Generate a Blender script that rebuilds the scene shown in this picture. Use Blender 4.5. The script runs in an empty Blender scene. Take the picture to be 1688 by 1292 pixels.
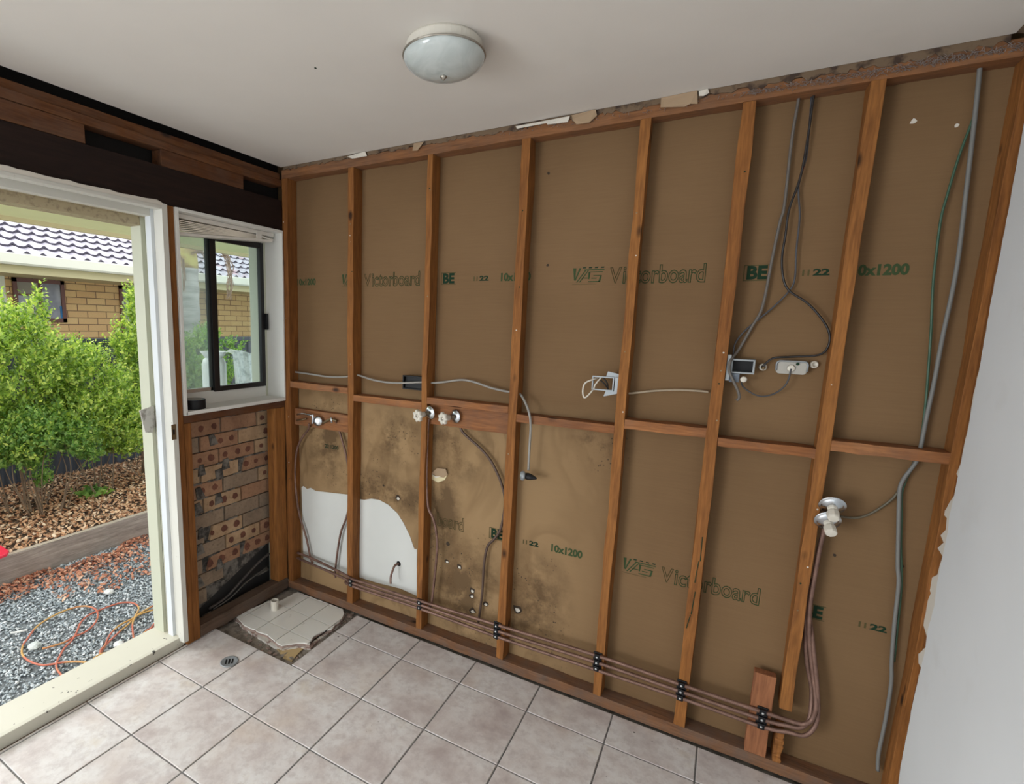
import bpy, bmesh, math, random
import numpy as np
from mathutils import Vector, Matrix
R = random.Random(7)
S = bpy.context.scene
COL = S.collection

# ------------------------------------------------------------------ camera
W, H = 1688, 1292
CAM = np.array([2.15518, -2.09610, 1.59731]); FPX = 846.736; PX, PY = 697.959, 665.076
ROT = np.array([[0.8589334, 0.5114972, 0.0245760], [0.0996758, -0.1199215, -0.9877670], [-0.5022928, 0.8508757, -0.1539885]])
cd = bpy.data.cameras.new('camera'); cam = bpy.data.objects.new('camera', cd); COL.objects.link(cam)
cd.sensor_fit = 'HORIZONTAL'; cd.sensor_width = 36; cd.lens = FPX / W * 36
cd.shift_x = (W / 2 - PX) / W; cd.shift_y = (PY - H / 2) / W; cd.clip_start = .02
mw = Matrix.Identity(4)
for i in range(3):
    mw[i][0] = ROT[0][i]; mw[i][1] = -ROT[1][i]; mw[i][2] = -ROT[2][i]; mw[i][3] = CAM[i]
cam.matrix_world = mw
S.camera = cam

# ------------------------------------------------------------------ world, light, exposure
S.view_settings.view_transform = 'Standard'; S.view_settings.look = 'None'
S.view_settings.gamma = 1; S.view_settings.exposure = 0.0
S.cycles.max_bounces = 8; S.cycles.diffuse_bounces = 6; S.cycles.transparent_max_bounces = 12
w = bpy.data.worlds.new('sky'); S.world = w; w.use_nodes = True
bg = w.node_tree.nodes['Background']; bg.inputs[0].default_value = (.90, .95, 1, 1); bg.inputs[1].default_value = 1.9
sd = bpy.data.lights.new('sun', 'SUN'); sd.energy = 3.0; sd.angle = math.radians(50); sd.color = (1, .98, .94)
so = bpy.data.objects.new('sun', sd); COL.objects.link(so); so.location = (-6, -2, 8)
so.rotation_euler = Vector((.80, .22, -.62)).to_track_quat('-Z', 'Y').to_euler()
# fill lamp added in a made-up opening further back in the outer wall
ad = bpy.data.lights.new('added_side_fill', 'AREA'); ad.shape = 'RECTANGLE'; ad.size = 1.9; ad.size_y = 1.5; ad.energy = 125; ad.color = (.93, .97, 1)
ao = bpy.data.objects.new('added_side_fill', ad); COL.objects.link(ao); ao.location = (-.10, -3.92, 1.10)
ao.rotation_euler = Vector((.78, .55, -.30)).to_track_quat('-Z', 'Y').to_euler()


def Q(u, v, ax, val):
    """point of the plane ax = val seen at photo position (u, v)"""
    d = ROT.T @ np.array([(u - PX) / FPX, (v - PY) / FPX, 1.0]); i = 'xyz'.index(ax)
    return Vector(CAM + (val - CAM[i]) / d[i] * d)


# ------------------------------------------------------------------ materials
def mat(name, col=(.5, .5, .5), rough=.6, metal=0, build=None, spec=.5):
    m = bpy.data.materials.new(name); m.use_nodes = True; nt = m.node_tree
    b = nt.nodes['Principled BSDF']; b.inputs['Base Color'].default_value = (*col, 1)
    b.inputs['Roughness'].default_value = rough; b.inputs['Metallic'].default_value = metal
    b.inputs['Specular IOR Level'].default_value = spec
    if build: build(nt, b)
    return m


def N(nt, typ, **kw):
    n = nt.nodes.new(typ)
    for k, v in kw.items():
        if k.startswith('i_'):
            n.inputs[k[2:].replace('_', ' ')].default_value = v
        else:
            setattr(n, k, v)
    return n


def coords(nt, scale=(1, 1, 1), rnd=True, world=False, rot=(0, 0, 0)):
    tc = N(nt, 'ShaderNodeTexCoord'); mp = N(nt, 'ShaderNodeMapping'); mp.inputs['Scale'].default_value = scale
    mp.inputs['Rotation'].default_value = rot
    if world:
        g = N(nt, 'ShaderNodeNewGeometry'); nt.links.new(g.outputs['Position'], mp.inputs[0])
    elif rnd:
        oi = N(nt, 'ShaderNodeObjectInfo'); ml = N(nt, 'ShaderNodeMath', operation='MULTIPLY'); ml.inputs[1].default_value = 37.7
        ad_ = N(nt, 'ShaderNodeVectorMath', operation='ADD')
        nt.links.new(oi.outputs['Random'], ml.inputs[0]); nt.links.new(tc.outputs['Object'], ad_.inputs[0]); nt.links.new(ml.outputs[0], ad_.inputs[1])
        nt.links.new(ad_.outputs[0], mp.inputs[0])
    else:
        nt.links.new(tc.outputs['Object'], mp.inputs[0])
    return mp.outputs[0]


def ramp(nt, src, stops, interp='LINEAR'):
    r = N(nt, 'ShaderNodeValToRGB'); r.color_ramp.interpolation = interp; e = r.color_ramp.elements
    while len(e) < len(stops): e.new(.5)
    for k, (p, c) in enumerate(stops):
        e[k].position = p; e[k].color = (*c, 1) if len(c) == 3 else c
    nt.links.new(src, r.inputs[0]); return r.outputs[0]


def mix(nt, f, a, b, mode='MIX'):
    m = N(nt, 'ShaderNodeMix', data_type='RGBA', blend_type=mode)
    for s, v in ((0, f), (6, a), (7, b)):
        if isinstance(v, bpy.types.NodeSocket): nt.links.new(v, m.inputs[s])
        else: m.inputs[s].default_value = v if s == 0 else (*v, 1)
    return m.outputs[2]


def bump(nt, b, src, st=.2, dist=.01):
    bp = N(nt, 'ShaderNodeBump'); bp.inputs['Strength'].default_value = st; bp.inputs['Distance'].default_value = dist
    nt.links.new(src, bp.inputs['Height']); nt.links.new(bp.outputs[0], b.inputs['Normal'])


def noise(nt, vec, sc, det=4, rough=.55, dist=0):
    n = N(nt, 'ShaderNodeTexNoise'); n.inputs['Scale'].default_value = sc; n.inputs['Detail'].default_value = det
    n.inputs['Roughness'].default_value = rough; n.inputs['Distortion'].default_value = dist
    nt.links.new(vec, n.inputs['Vector']); return n.outputs[0]


def math_(nt, op, a, b=0.0, c=None, clamp=False):
    m = N(nt, 'ShaderNodeMath', operation=op); m.use_clamp = clamp
    for k, v in enumerate((a, b, c)):
        if v is None: continue
        if isinstance(v, bpy.types.NodeSocket): nt.links.new(v, m.inputs[k])
        else: m.inputs[k].default_value = v
    return m.outputs[0]


def wood(name, axis, lo, hi, knots=True, dirt=0.0, rough=.75):
    sc = [14, 14, 14]; sc['xyz'.index(axis)] = 1.1
    def bld(nt, b):
        v = coords(nt, sc); n1 = noise(nt, v, 2.2, 6, .62, 1.2)
        v2 = coords(nt, [s * 4.5 for s in sc]); n2 = noise(nt, v2, 2.5, 3)
        c = ramp(nt, n1, [(.28, lo), (.5, tuple((a + b_) / 2 for a, b_ in zip(lo, hi))), (.72, hi)])
        c = mix(nt, .28, c, ramp(nt, n2, [(.35, tuple(x * .55 for x in lo)), (.65, hi)]))
        oi = N(nt, 'ShaderNodeObjectInfo')
        tone = ramp(nt, oi.outputs['Random'], [(0, (.86, .80, .74)), (1, (1.12, 1.12, 1.1))])
        c = mix(nt, 1, c, tone, 'MULTIPLY')
        if knots:
            ks = [5.0, 5.0, 5.0]; ks['xyz'.index(axis)] = 2.6
            vk = coords(nt, ks); vo = N(nt, 'ShaderNodeTexVoronoi'); vo.inputs['Scale'].default_value = 1.6; nt.links.new(vk, vo.inputs[0])
            f = ramp(nt, vo.outputs['Distance'], [(.05, (1, 1, 1)), (.13, (0, 0, 0))])
            c = mix(nt, f, c, tuple(x * .22 for x in lo))
        if dirt:
            nd = noise(nt, coords(nt, (3, 3, 3)), 2.4, 5, .7)
            c = mix(nt, ramp(nt, nd, [(.40, (0, 0, 0)), (.66, (dirt,) * 3)]), c, (.11, .085, .07))
        nt.links.new(c, b.inputs['Base Color']); bump(nt, b, n1, .35, .003)
    return mat(name, rough=rough, build=bld, spec=.25)


LO, HI = (.135, .049, .013), (.33, .138, .036)
WZ = wood('stud_timber', 'z', LO, HI)
WX = wood('noggin_timber', 'x', (.15, .052, .017), (.36, .155, .058), dirt=.3)
WXP = wood('plate_timber_dusty', 'x', (.12, .056, .028), (.26, .135, .07), dirt=.7)
WY = wood('side_wall_timber', 'y', (.07, .024, .009), (.17, .068, .024), dirt=.3)
WYD = wood('old_dusty_plate_timber', 'y', (.065, .038, .024), (.14, .088, .06), dirt=.6)
WDK = wood('dark_lintel_timber', 'y', (.011, .0055, .0045), (.026, .0125, .009), knots=False)
WTX = wood('top_plate_timber', 'x', (.12, .05, .02), (.27, .12, .05), dirt=.3)


def b_board(nt, b):
    p = coords(nt, world=True)
    n = noise(nt, p, 1.3, 4); c = ramp(nt, n, [(.3, (.150, .088, .042)), (.7, (.188, .113, .056))])
    fb = noise(nt, coords(nt, (3, 3, 90), world=True), 3, 3); c = mix(nt, .10, c, ramp(nt, fb, [(.3, (.11, .06, .025)), (.7, (.23, .14, .065))]))
    g = N(nt, 'ShaderNodeNewGeometry'); sp = N(nt, 'ShaderNodeSeparateXYZ'); nt.links.new(g.outputs['Position'], sp.inputs[0])
    X, Z = sp.outputs[0], sp.outputs[2]
    # damp and mould round the old sink: below the noggins, left four bays
    mz = N(nt, 'ShaderNodeMapRange'); nt.links.new(Z, mz.inputs[0]); mz.inputs[1].default_value = 1.28; mz.inputs[2].default_value = 1.16
    mx = N(nt, 'ShaderNodeMapRange'); nt.links.new(X, mx.inputs[0]); mx.inputs[1].default_value = 1.95; mx.inputs[2].default_value = 1.35
    wet = math_(nt, 'MULTIPLY', mz.outputs[0], mx.outputs[0])
    c = mix(nt, math_(nt, 'MULTIPLY', wet, .62), c, (.37, .245, .125))
    n3 = noise(nt, p, 4.5, 6, .7)
    def spot(cx, cz, rx, rz):
        dx = math_(nt, 'DIVIDE', math_(nt, 'SUBTRACT', X, cx), rx); dz = math_(nt, 'DIVIDE', math_(nt, 'SUBTRACT', Z, cz), rz)
        d = math_(nt, 'SQRT', math_(nt, 'ADD', math_(nt, 'MULTIPLY', dx, dx), math_(nt, 'MULTIPLY', dz, dz)))
        return math_(nt, 'SUBTRACT', 1.0, d, clamp=True)
    sp_ = None
    for s in ((1.16, .23, .3, .42), (1.05, 1.0, .26, .22), (.7, 1.0, .24, .2), (.25, .93, .24, .34), (.62, .70, .5, .16), (1.42, .16, .3, .28), (1.72, 1.12, .16, .14), (1.5, .34, .2, .3), (1.0, .66, .14, .3)):
        q = spot(*s); sp_ = q if sp_ is None else math_(nt, 'MAXIMUM', sp_, q)
    f = math_(nt, 'MULTIPLY', math_(nt, 'MULTIPLY', sp_, 2.3), ramp(nt, n3, [(.40, (0, 0, 0)), (.66, (1, 1, 1))]), clamp=True)
    c = mix(nt, math_(nt, 'MULTIPLY', f, .72), c, (.06, .034, .016))
    # tide-line and pale fibres
    n5 = noise(nt, coords(nt, (1, 1, .55), world=True), 3.4, 3, .5, .8)
    ring = ramp(nt, n5, [(.46, (0, 0, 0)), (.495, (1, 1, 1)), (.505, (1, 1, 1)), (.60, (0, 0, 0))])
    c = mix(nt, math_(nt, 'MULTIPLY', math_(nt, 'MULTIPLY', ring, wet), .30), c, (.11, .06, .025))
    # pepper mould specks
    vo = N(nt, 'ShaderNodeTexVoronoi'); vo.inputs['Scale'].default_value = 62; nt.links.new(p, vo.inputs[0])
    n4 = noise(nt, p, 7, 2)
    sk = math_(nt, 'MULTIPLY', ramp(nt, vo.outputs['Distance'], [(.13, (1, 1, 1)), (.24, (0, 0, 0))]), ramp(nt, n4, [(.50, (0, 0, 0)), (.6, (1, 1, 1))]))
    sk = math_(nt, 'MULTIPLY', sk, math_(nt, 'MULTIPLY', sp_, 3.0, clamp=True))
    c = mix(nt, sk, c, (.05, .035, .022))
    nt.links.new(c, b.inputs['Base Color']); bump(nt, b, fb, .06, .002)


BOARD = mat('kraft_paper_board', rough=.8, build=b_board, spec=.15)


def speck(base, dk, sc=40, rough=.6, amt=(.70, .74), blotch=.06):
    def f(nt, b):
        p = coords(nt, world=True); n = noise(nt, p, sc, 3, .6); n0 = noise(nt, p, 2.2, 3)
        c = ramp(nt, n0, [(.3, tuple(x * (1 - blotch) for x in base)), (.7, base)])
        c = mix(nt, ramp(nt, n, [(amt[0], (0, 0, 0)), (amt[1], (1, 1, 1))]), c, dk)
        nt.links.new(c, b.inputs['Base Color']); bump(nt, b, n, .08, .002)
    return f


WHITEP = mat('white_painted_plaster', rough=.75, build=speck((.66, .68, .69), (.6, .61, .61), 5, amt=(.6, .8)), spec=.2)
CEILM = mat('ceiling_paint', rough=.8, build=speck((.70, .665, .615), (.66, .63, .58), 3, amt=(.6, .8)), spec=.2)
JAMB = mat('worn_cream_paint', rough=.5, build=speck((.60, .59, .535), (.22, .2, .16), 46, amt=(.72, .76)))
JAMBO = mat('outer_jamb_paint', rough=.5, build=speck((.52, .53, .42), (.25, .24, .17), 46, amt=(.72, .76)))
HEADO = mat('weathered_head_paint', rough=.6, build=speck((.42, .35, .22), (.25, .2, .13), 60, amt=(.5, .7)))
HOLE = mat('dark_screw_hole', (.035, .022, .012), .9)
LINING = mat('window_lining_paint', rough=.5, build=speck((.74, .74, .70), (.5, .5, .46), 30, amt=(.70, .8)))
WBOARD = mat('white_board_face', rough=.7, build=speck((.62, .63, .60), (.12, .11, .09), 30, amt=(.735, .75), blotch=.1))
CREAM = mat('cream_soffit_paint', rough=.6, build=speck((.86, .88, .50), (.8, .8, .45), 3, amt=(.5, .8)))
CREAM2 = mat('fascia_paint', (.62, .54, .33), .6)
BLACK = mat('black_plastic', (.008, .008, .009), .5, spec=.25)
BLACKM = mat('black_anodised_frame', (.010, .009, .010), .4)
ALU = mat('bare_aluminium', (.55, .56, .56), .35, .8)
CHROME = mat('dull_chrome', (.62, .66, .70), .22, 1)
BRASS = mat('tarnished_brass', (.22, .16, .09), .45, .8)
WPL = mat('old_white_plastic', (.60, .56, .48), .45)
GALV = mat('galvanised_steel', (.27, .29, .30), .5, .4)
PLATE = mat('socket_plate_plastic', (.36, .34, .30), .6)
CABG = mat('grey_cable_sheath', (.25, .235, .21), .55)
CABD = mat('dark_grey_cable_sheath', (.05, .05, .055), .5)
CABK = mat('black_cable_sheath', (.014, .012, .012), .45)
CABT = mat('green_cable_sheath', (.035, .085, .05), .5)
def b_cop(nt, b):
    n = noise(nt, coords(nt, world=True), 22, 4, .7); nt.links.new(ramp(nt, n, [(.3, (.12, .065, .048)), (.7, (.25, .145, .11))]), b.inputs['Base Color'])
COPPER = mat('aged_copper', rough=.55, metal=.45, build=b_cop)
INK = mat('green_print_ink', (.042, .066, .028), .8, spec=.1)
INKD = mat('dark_green_print_ink', (.014, .034, .018), .8, spec=.1)
INKP = mat('pale_green_print_ink', (.085, .070, .030), .8, spec=.1)
VOIDM = mat('void_blackout', (.015, .012, .010), .9)  # near-black, so that closed-off voids read as shade


def b_tile(nt, b):
    p = coords(nt, world=True)
    # world position snapped to the tile grid gives each tile its own tone
    mp = N(nt, 'ShaderNodeVectorMath', operation='SUBTRACT'); mp.inputs[1].default_value = (.3155, -1.1368, 0); nt.links.new(p, mp.inputs[0])
    dv = N(nt, 'ShaderNodeVectorMath', operation='DIVIDE'); dv.inputs[1].default_value = (.314, .314, 1); nt.links.new(mp.outputs[0], dv.inputs[0])
    fl = N(nt, 'ShaderNodeVectorMath', operation='FLOOR'); nt.links.new(dv.outputs[0], fl.inputs[0])
    wn = N(nt, 'ShaderNodeTexWhiteNoise'); nt.links.new(fl.outputs[0], wn.inputs[0])
    sh = N(nt, 'ShaderNodeVectorMath', operation='MULTIPLY_ADD'); nt.links.new(wn.outputs['Color'], sh.inputs[0]); sh.inputs[1].default_value = (3, 3, 3); nt.links.new(p, sh.inputs[2])
    n1 = noise(nt, sh.outputs[0], 5.5, 6, .62, .3); n2 = noise(nt, sh.outputs[0], 26, 5, .7); n3 = noise(nt, sh.outputs[0], 3.2, 3)
    c = ramp(nt, n1, [(.28, (.40, .335, .32)), (.46, (.55, .505, .485)), (.60, (.62, .60, .585)), (.8, (.53, .465, .39))])
    c = mix(nt, ramp(nt, n2, [(.45, (0, 0, 0)), (.66, (.55, .55, .55))]), c, (.38, .325, .315))
    c = mix(nt, ramp(nt, n3, [(.55, (0, 0, 0)), (.75, (.35, .35, .35))]), c, (.55, .42, .30))
    n4 = noise(nt, coords(nt, (1, 1, 1), world=True), 34, 2, .4)
    c = mix(nt, ramp(nt, n4, [(.765, (0, 0, 0)), (.775, (1, 1, 1))]), c, (.10, .09, .08))
    nt.links.new(c, b.inputs['Base Color']); bump(nt, b, n2, .14, .003)


TILE = mat('mottled_ceramic_tile', rough=.42, build=b_tile)
GROUT = mat('grey_grout', rough=.9, build=speck((.21, .205, .20), (.13, .13, .13), 60, amt=(.4, .7)))
SCREED = mat('dirty_screed', rough=.95, build=speck((.27, .235, .195), (.11, .09, .07), 30, amt=(.45, .7)))
ADHES = mat('yellow_tile_adhesive', rough=.95, build=speck((.46, .33, .16), (.22, .16, .09), 24, amt=(.5, .7)))
OLDTILE = mat('old_white_glazed_tile', rough=.18, build=speck((.74, .73, .68), (.30, .25, .19), 16, amt=(.66, .78)))
TERRA = mat('broken_tile_edge', rough=.9, build=speck((.33, .24, .20), (.2, .14, .12), 30, amt=(.4, .7)))


def b_brick(lo, hi):
    def f(nt, b):
        p = coords(nt, world=True); n = noise(nt, p, 9, 5, .65); n2 = noise(nt, p, 70, 3)
        c = ramp(nt, n, [(.3, lo), (.7, hi)]); c = mix(nt, ramp(nt, n2, [(.55, (0, 0, 0)), (.75, (.5, .5, .5))]), c, tuple(x * .5 for x in lo))
        nt.links.new(c, b.inputs['Base Color']); bump(nt, b, n2, .4, .003)
    return f


BR = [mat('cream_clay_brick', rough=.9, build=b_brick((.32, .20, .11), (.52, .36, .215))),
      mat('tan_clay_brick', rough=.9, build=b_brick((.26, .135, .075), (.42, .24, .14))),
      mat('grey_brown_brick', rough=.9, build=b_brick((.20, .145, .10), (.34, .25, .17)))]
CORE = mat('burnt_core_mark', rough=.95, build=b_brick((.085, .03, .02), (.22, .09, .055)))
MORT = mat('grey_mortar', rough=.95, build=speck((.20, .18, .155), (.05, .045, .04), 22, amt=(.42, .6)))


def b_nbrick(nt, b):
    p = coords(nt, world=True); sp = N(nt, 'ShaderNodeSeparateXYZ'); nt.links.new(p, sp.inputs[0])
    cb = N(nt, 'ShaderNodeCombineXYZ'); nt.links.new(sp.outputs[1], cb.inputs[0]); nt.links.new(sp.outputs[2], cb.inputs[1])
    t = N(nt, 'ShaderNodeTexBrick'); nt.links.new(cb.outputs[0], t.inputs['Vector'])
    t.inputs['Scale'].default_value = 1; t.inputs['Brick Width'].default_value = .24; t.inputs['Row Height'].default_value = .0867
    t.inputs['Mortar Size'].default_value = .0055; t.inputs['Color1'].default_value = (.86, .60, .28, 1); t.inputs['Color2'].default_value = (.78, .50, .23, 1)
    t.inputs['Mortar'].default_value = (.22, .12, .07, 1)
    n = noise(nt, p, 60, 3); c = mix(nt, .12, t.outputs[0], ramp(nt, n, [(.3, (.3, .2, .1)), (.7, (.9, .6, .3))]))
    nt.links.new(c, b.inputs['Base Color'])


NBRICK = mat('golden_brick_veneer', rough=.9, build=b_nbrick)
def b_roof(nt, b):
    p = coords(nt, world=True); n = noise(nt, p, 1.6, 4, .6); n2 = noise(nt, p, 14, 4)
    c = ramp(nt, n2, [(.3, (.37, .33, .38)), (.7, (.56, .53, .59))]); c = mix(nt, ramp(nt, n, [(.60, (0, 0, 0)), (.70, (.6, .6, .6))]), c, (.55, .22, .24))
    nt.links.new(c, b.inputs['Base Color'])
ROOFM = mat('weathered_concrete_roof_tile', rough=.55, build=b_roof)
ROOFE = mat('roof_shade_dark', (.085, .075, .10), .8)
GUTM = mat('cream_gutter_paint', (.84, .82, .68), .45)
NSOF = mat('neighbour_fascia_paint', (.68, .60, .34), .6)
WFR = mat('brown_window_frame', (.17, .065, .045), .5)
NGL = mat('dull_window_pane', rough=.12, build=speck((.20, .21, .24), (.34, .35, .37), 2.5, amt=(.45, .6)))
NBLIND = mat('beige_blind', (.34, .31, .25), .7)
FENCE = mat('charcoal_steel_sheet', (.050, .060, .080), .45, .0)


def b_leaf(lo, hi, yl):
    def f(nt, b):
        g = N(nt, 'ShaderNodeNewGeometry'); r = g.outputs['Random Per Island']
        c = ramp(nt, r, [(0, lo), (.55, hi), (.86, yl), (1, tuple(x * .8 for x in hi))])
        nt.links.new(c, b.inputs['Base Color'])
        b.inputs['Subsurface Weight'].default_value = 0
        b.inputs['Transmission Weight'].default_value = 0
        tr = N(nt, 'ShaderNodeBsdfTranslucent'); nt.links.new(mix(nt, 1, c, (1.0, 1.1, .55), 'MULTIPLY'), tr.inputs[0])
        ms = N(nt, 'ShaderNodeMixShader'); ms.inputs[0].default_value = .42
        o = nt.nodes['Material Output']; nt.links.new(b.outputs[0], ms.inputs[1]); nt.links.new(tr.outputs[0], ms.inputs[2]); nt.links.new(ms.outputs[0], o.inputs[0])
    return f


LEAF = mat('shrub_leaf', rough=.38, build=b_leaf((.12, .21, .05), (.44, .62, .13), (.82, .87, .22)))
LEAFD = mat('shrub_leaf_bluish', rough=.38, build=b_leaf((.11, .24, .06), (.26, .46, .12), (.48, .64, .18)))
BARK = mat('twig_bark', (.20, .14, .09), .9)


def island(stops, rough=.85):
    def f(nt, b):
        g = N(nt, 'ShaderNodeNewGeometry'); nt.links.new(ramp(nt, g.outputs['Random Per Island'], stops), b.inputs['Base Color'])
    return f


STONE = mat('blue_grey_gravel_stone', rough=.8, build=island([(0, (.18, .21, .23)), (.3, (.38, .43, .46)), (.7, (.55, .60, .63)), (1, (.85, .87, .88))]))
LITTER = mat('dry_leaf_chip', rough=.85, build=island([(0, (.30, .13, .06)), (.3, (.60, .31, .16)), (.7, (.80, .52, .31)), (1, (.90, .72, .52))]))
LITTERR = mat('red_bark_chip', rough=.85, build=island([(0, (.22, .085, .05)), (.4, (.50, .19, .11)), (.8, (.68, .34, .21)), (1, (.78, .52, .36))]))
SOIL = mat('dark_soil', rough=1, build=speck((.13, .085, .055), (.06, .04, .03), 20, amt=(.4, .7)))
GRND = mat('gravel_ground', rough=1, build=speck((.22, .24, .25), (.09, .10, .11), 50, amt=(.4, .6)))
SLEEP = wood('weathered_sleeper_timber', 'y', (.24, .20, .18), (.47, .41, .37), knots=False, dirt=.2)
SLEEPT = mat('sleeper_top_pale', (.50, .42, .33), .9)
def b_cord(nt, b):
    n = noise(nt, coords(nt, world=True), 4.5, 1); nt.links.new(ramp(nt, n, [(.44, (.62, .36, .11)), (.52, (.54, .15, .09))]), b.inputs['Base Color'])
CORD = mat('orange_cord_jacket', rough=.5, build=b_cord)
PALE = mat('pale_stone', (.72, .72, .70), .8)
RED = mat('bright_red_plastic', (.80, .03, .07), .4)
PALMT = mat('grey_palm_trunk', rough=.9, build=lambda nt, b: nt.links.new(ramp(nt, noise(nt, coords(nt, (2, 2, 16), world=True), 1.2, 4, .6), [(.35, (.38, .38, .36)), (.62, (.66, .64, .60))]), b.inputs['Base Color']))
PALMC = mat('yellow_palm_crownshaft', rough=.8, build=lambda nt, b: nt.links.new(ramp(nt, noise(nt, coords(nt, (3, 3, 9), world=True), 1.6, 4, .6), [(.35, (.45, .26, .17)), (.6, (.72, .62, .22))]), b.inputs['Base Color']))
FROND = mat('dry_brown_frond', (.34, .235, .17), .8)
GASM = mat('white_enamel', (.78, .80, .80), .4)
SHEET = mat('pale_grey_sheet', rough=.8, build=speck((.62, .66, .64), (.36, .40, .38), 26, amt=(.45, .62)))
def b_glass(nt, b):
    o = nt.nodes['Material Output']; t = N(nt, 'ShaderNodeBsdfTransparent'); t.inputs[0].default_value = (.90, .96, .95, 1)
    g = N(nt, 'ShaderNodeBsdfGlossy'); g.inputs['Roughness'].default_value = .03; f = N(nt, 'ShaderNodeFresnel'); f.inputs[0].default_value = 1.45
    m = N(nt, 'ShaderNodeMixShader'); nt.links.new(f.outputs[0], m.inputs[0]); nt.links.new(t.outputs[0], m.inputs[1]); nt.links.new(g.outputs[0], m.inputs[2])
    nt.links.new(m.outputs[0], o.inputs[0])
GLASS = mat('window_glass', build=b_glass)
def b_haze(nt, b):
    b_glass(nt, b); o = nt.nodes['Material Output']; src = o.inputs[0].links[0].from_socket
    d = N(nt, 'ShaderNodeBsdfDiffuse'); d.inputs[0].default_value = (.80, .93, .90, 1)
    m = N(nt, 'ShaderNodeMixShader'); m.inputs[0].default_value = .24; nt.links.new(src, m.inputs[1]); nt.links.new(d.outputs[0], m.inputs[2]); nt.links.new(m.outputs[0], o.inputs[0])  # pale teal diffuse mixed in paints reflected haze on the pane
HGLASS = mat('haze_tinted_glass', build=b_haze)
def b_lamp(nt, b):
    n = noise(nt, coords(nt, world=True), 9, 4, .6, 1.5); nt.links.new(ramp(nt, n, [(.35, (.40, .44, .43)), (.65, (.52, .56, .545))]), b.inputs['Base Color'])
LAMPG = mat('marbled_glass_bowl', rough=.12, build=b_lamp)
LAMPR = mat('cream_enamel_ring', (.60, .57, .50), .35)
NICK = mat('brushed_nickel', (.40, .37, .32), .35, .8)
TAN = mat('torn_tan_paper', (.34, .24, .15), .9)
TANG = mat('grey_tan_cornice_strip', rough=.95, build=speck((.15, .10, .06), (.05, .03, .02), 22, amt=(.50, .62)))
PLCR = mat('broken_plaster_edge', (.60, .56, .49), .9)
HAIR = mat('dirty_fibre', (.22, .18, .16), .95)
BLINDM = mat('blind_slat_cream', (.88, .82, .70), .5)
BLINDR = mat('blind_rail_white', (.74, .71, .65), .45)

# ------------------------------------------------------------------ mesh helpers


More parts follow.
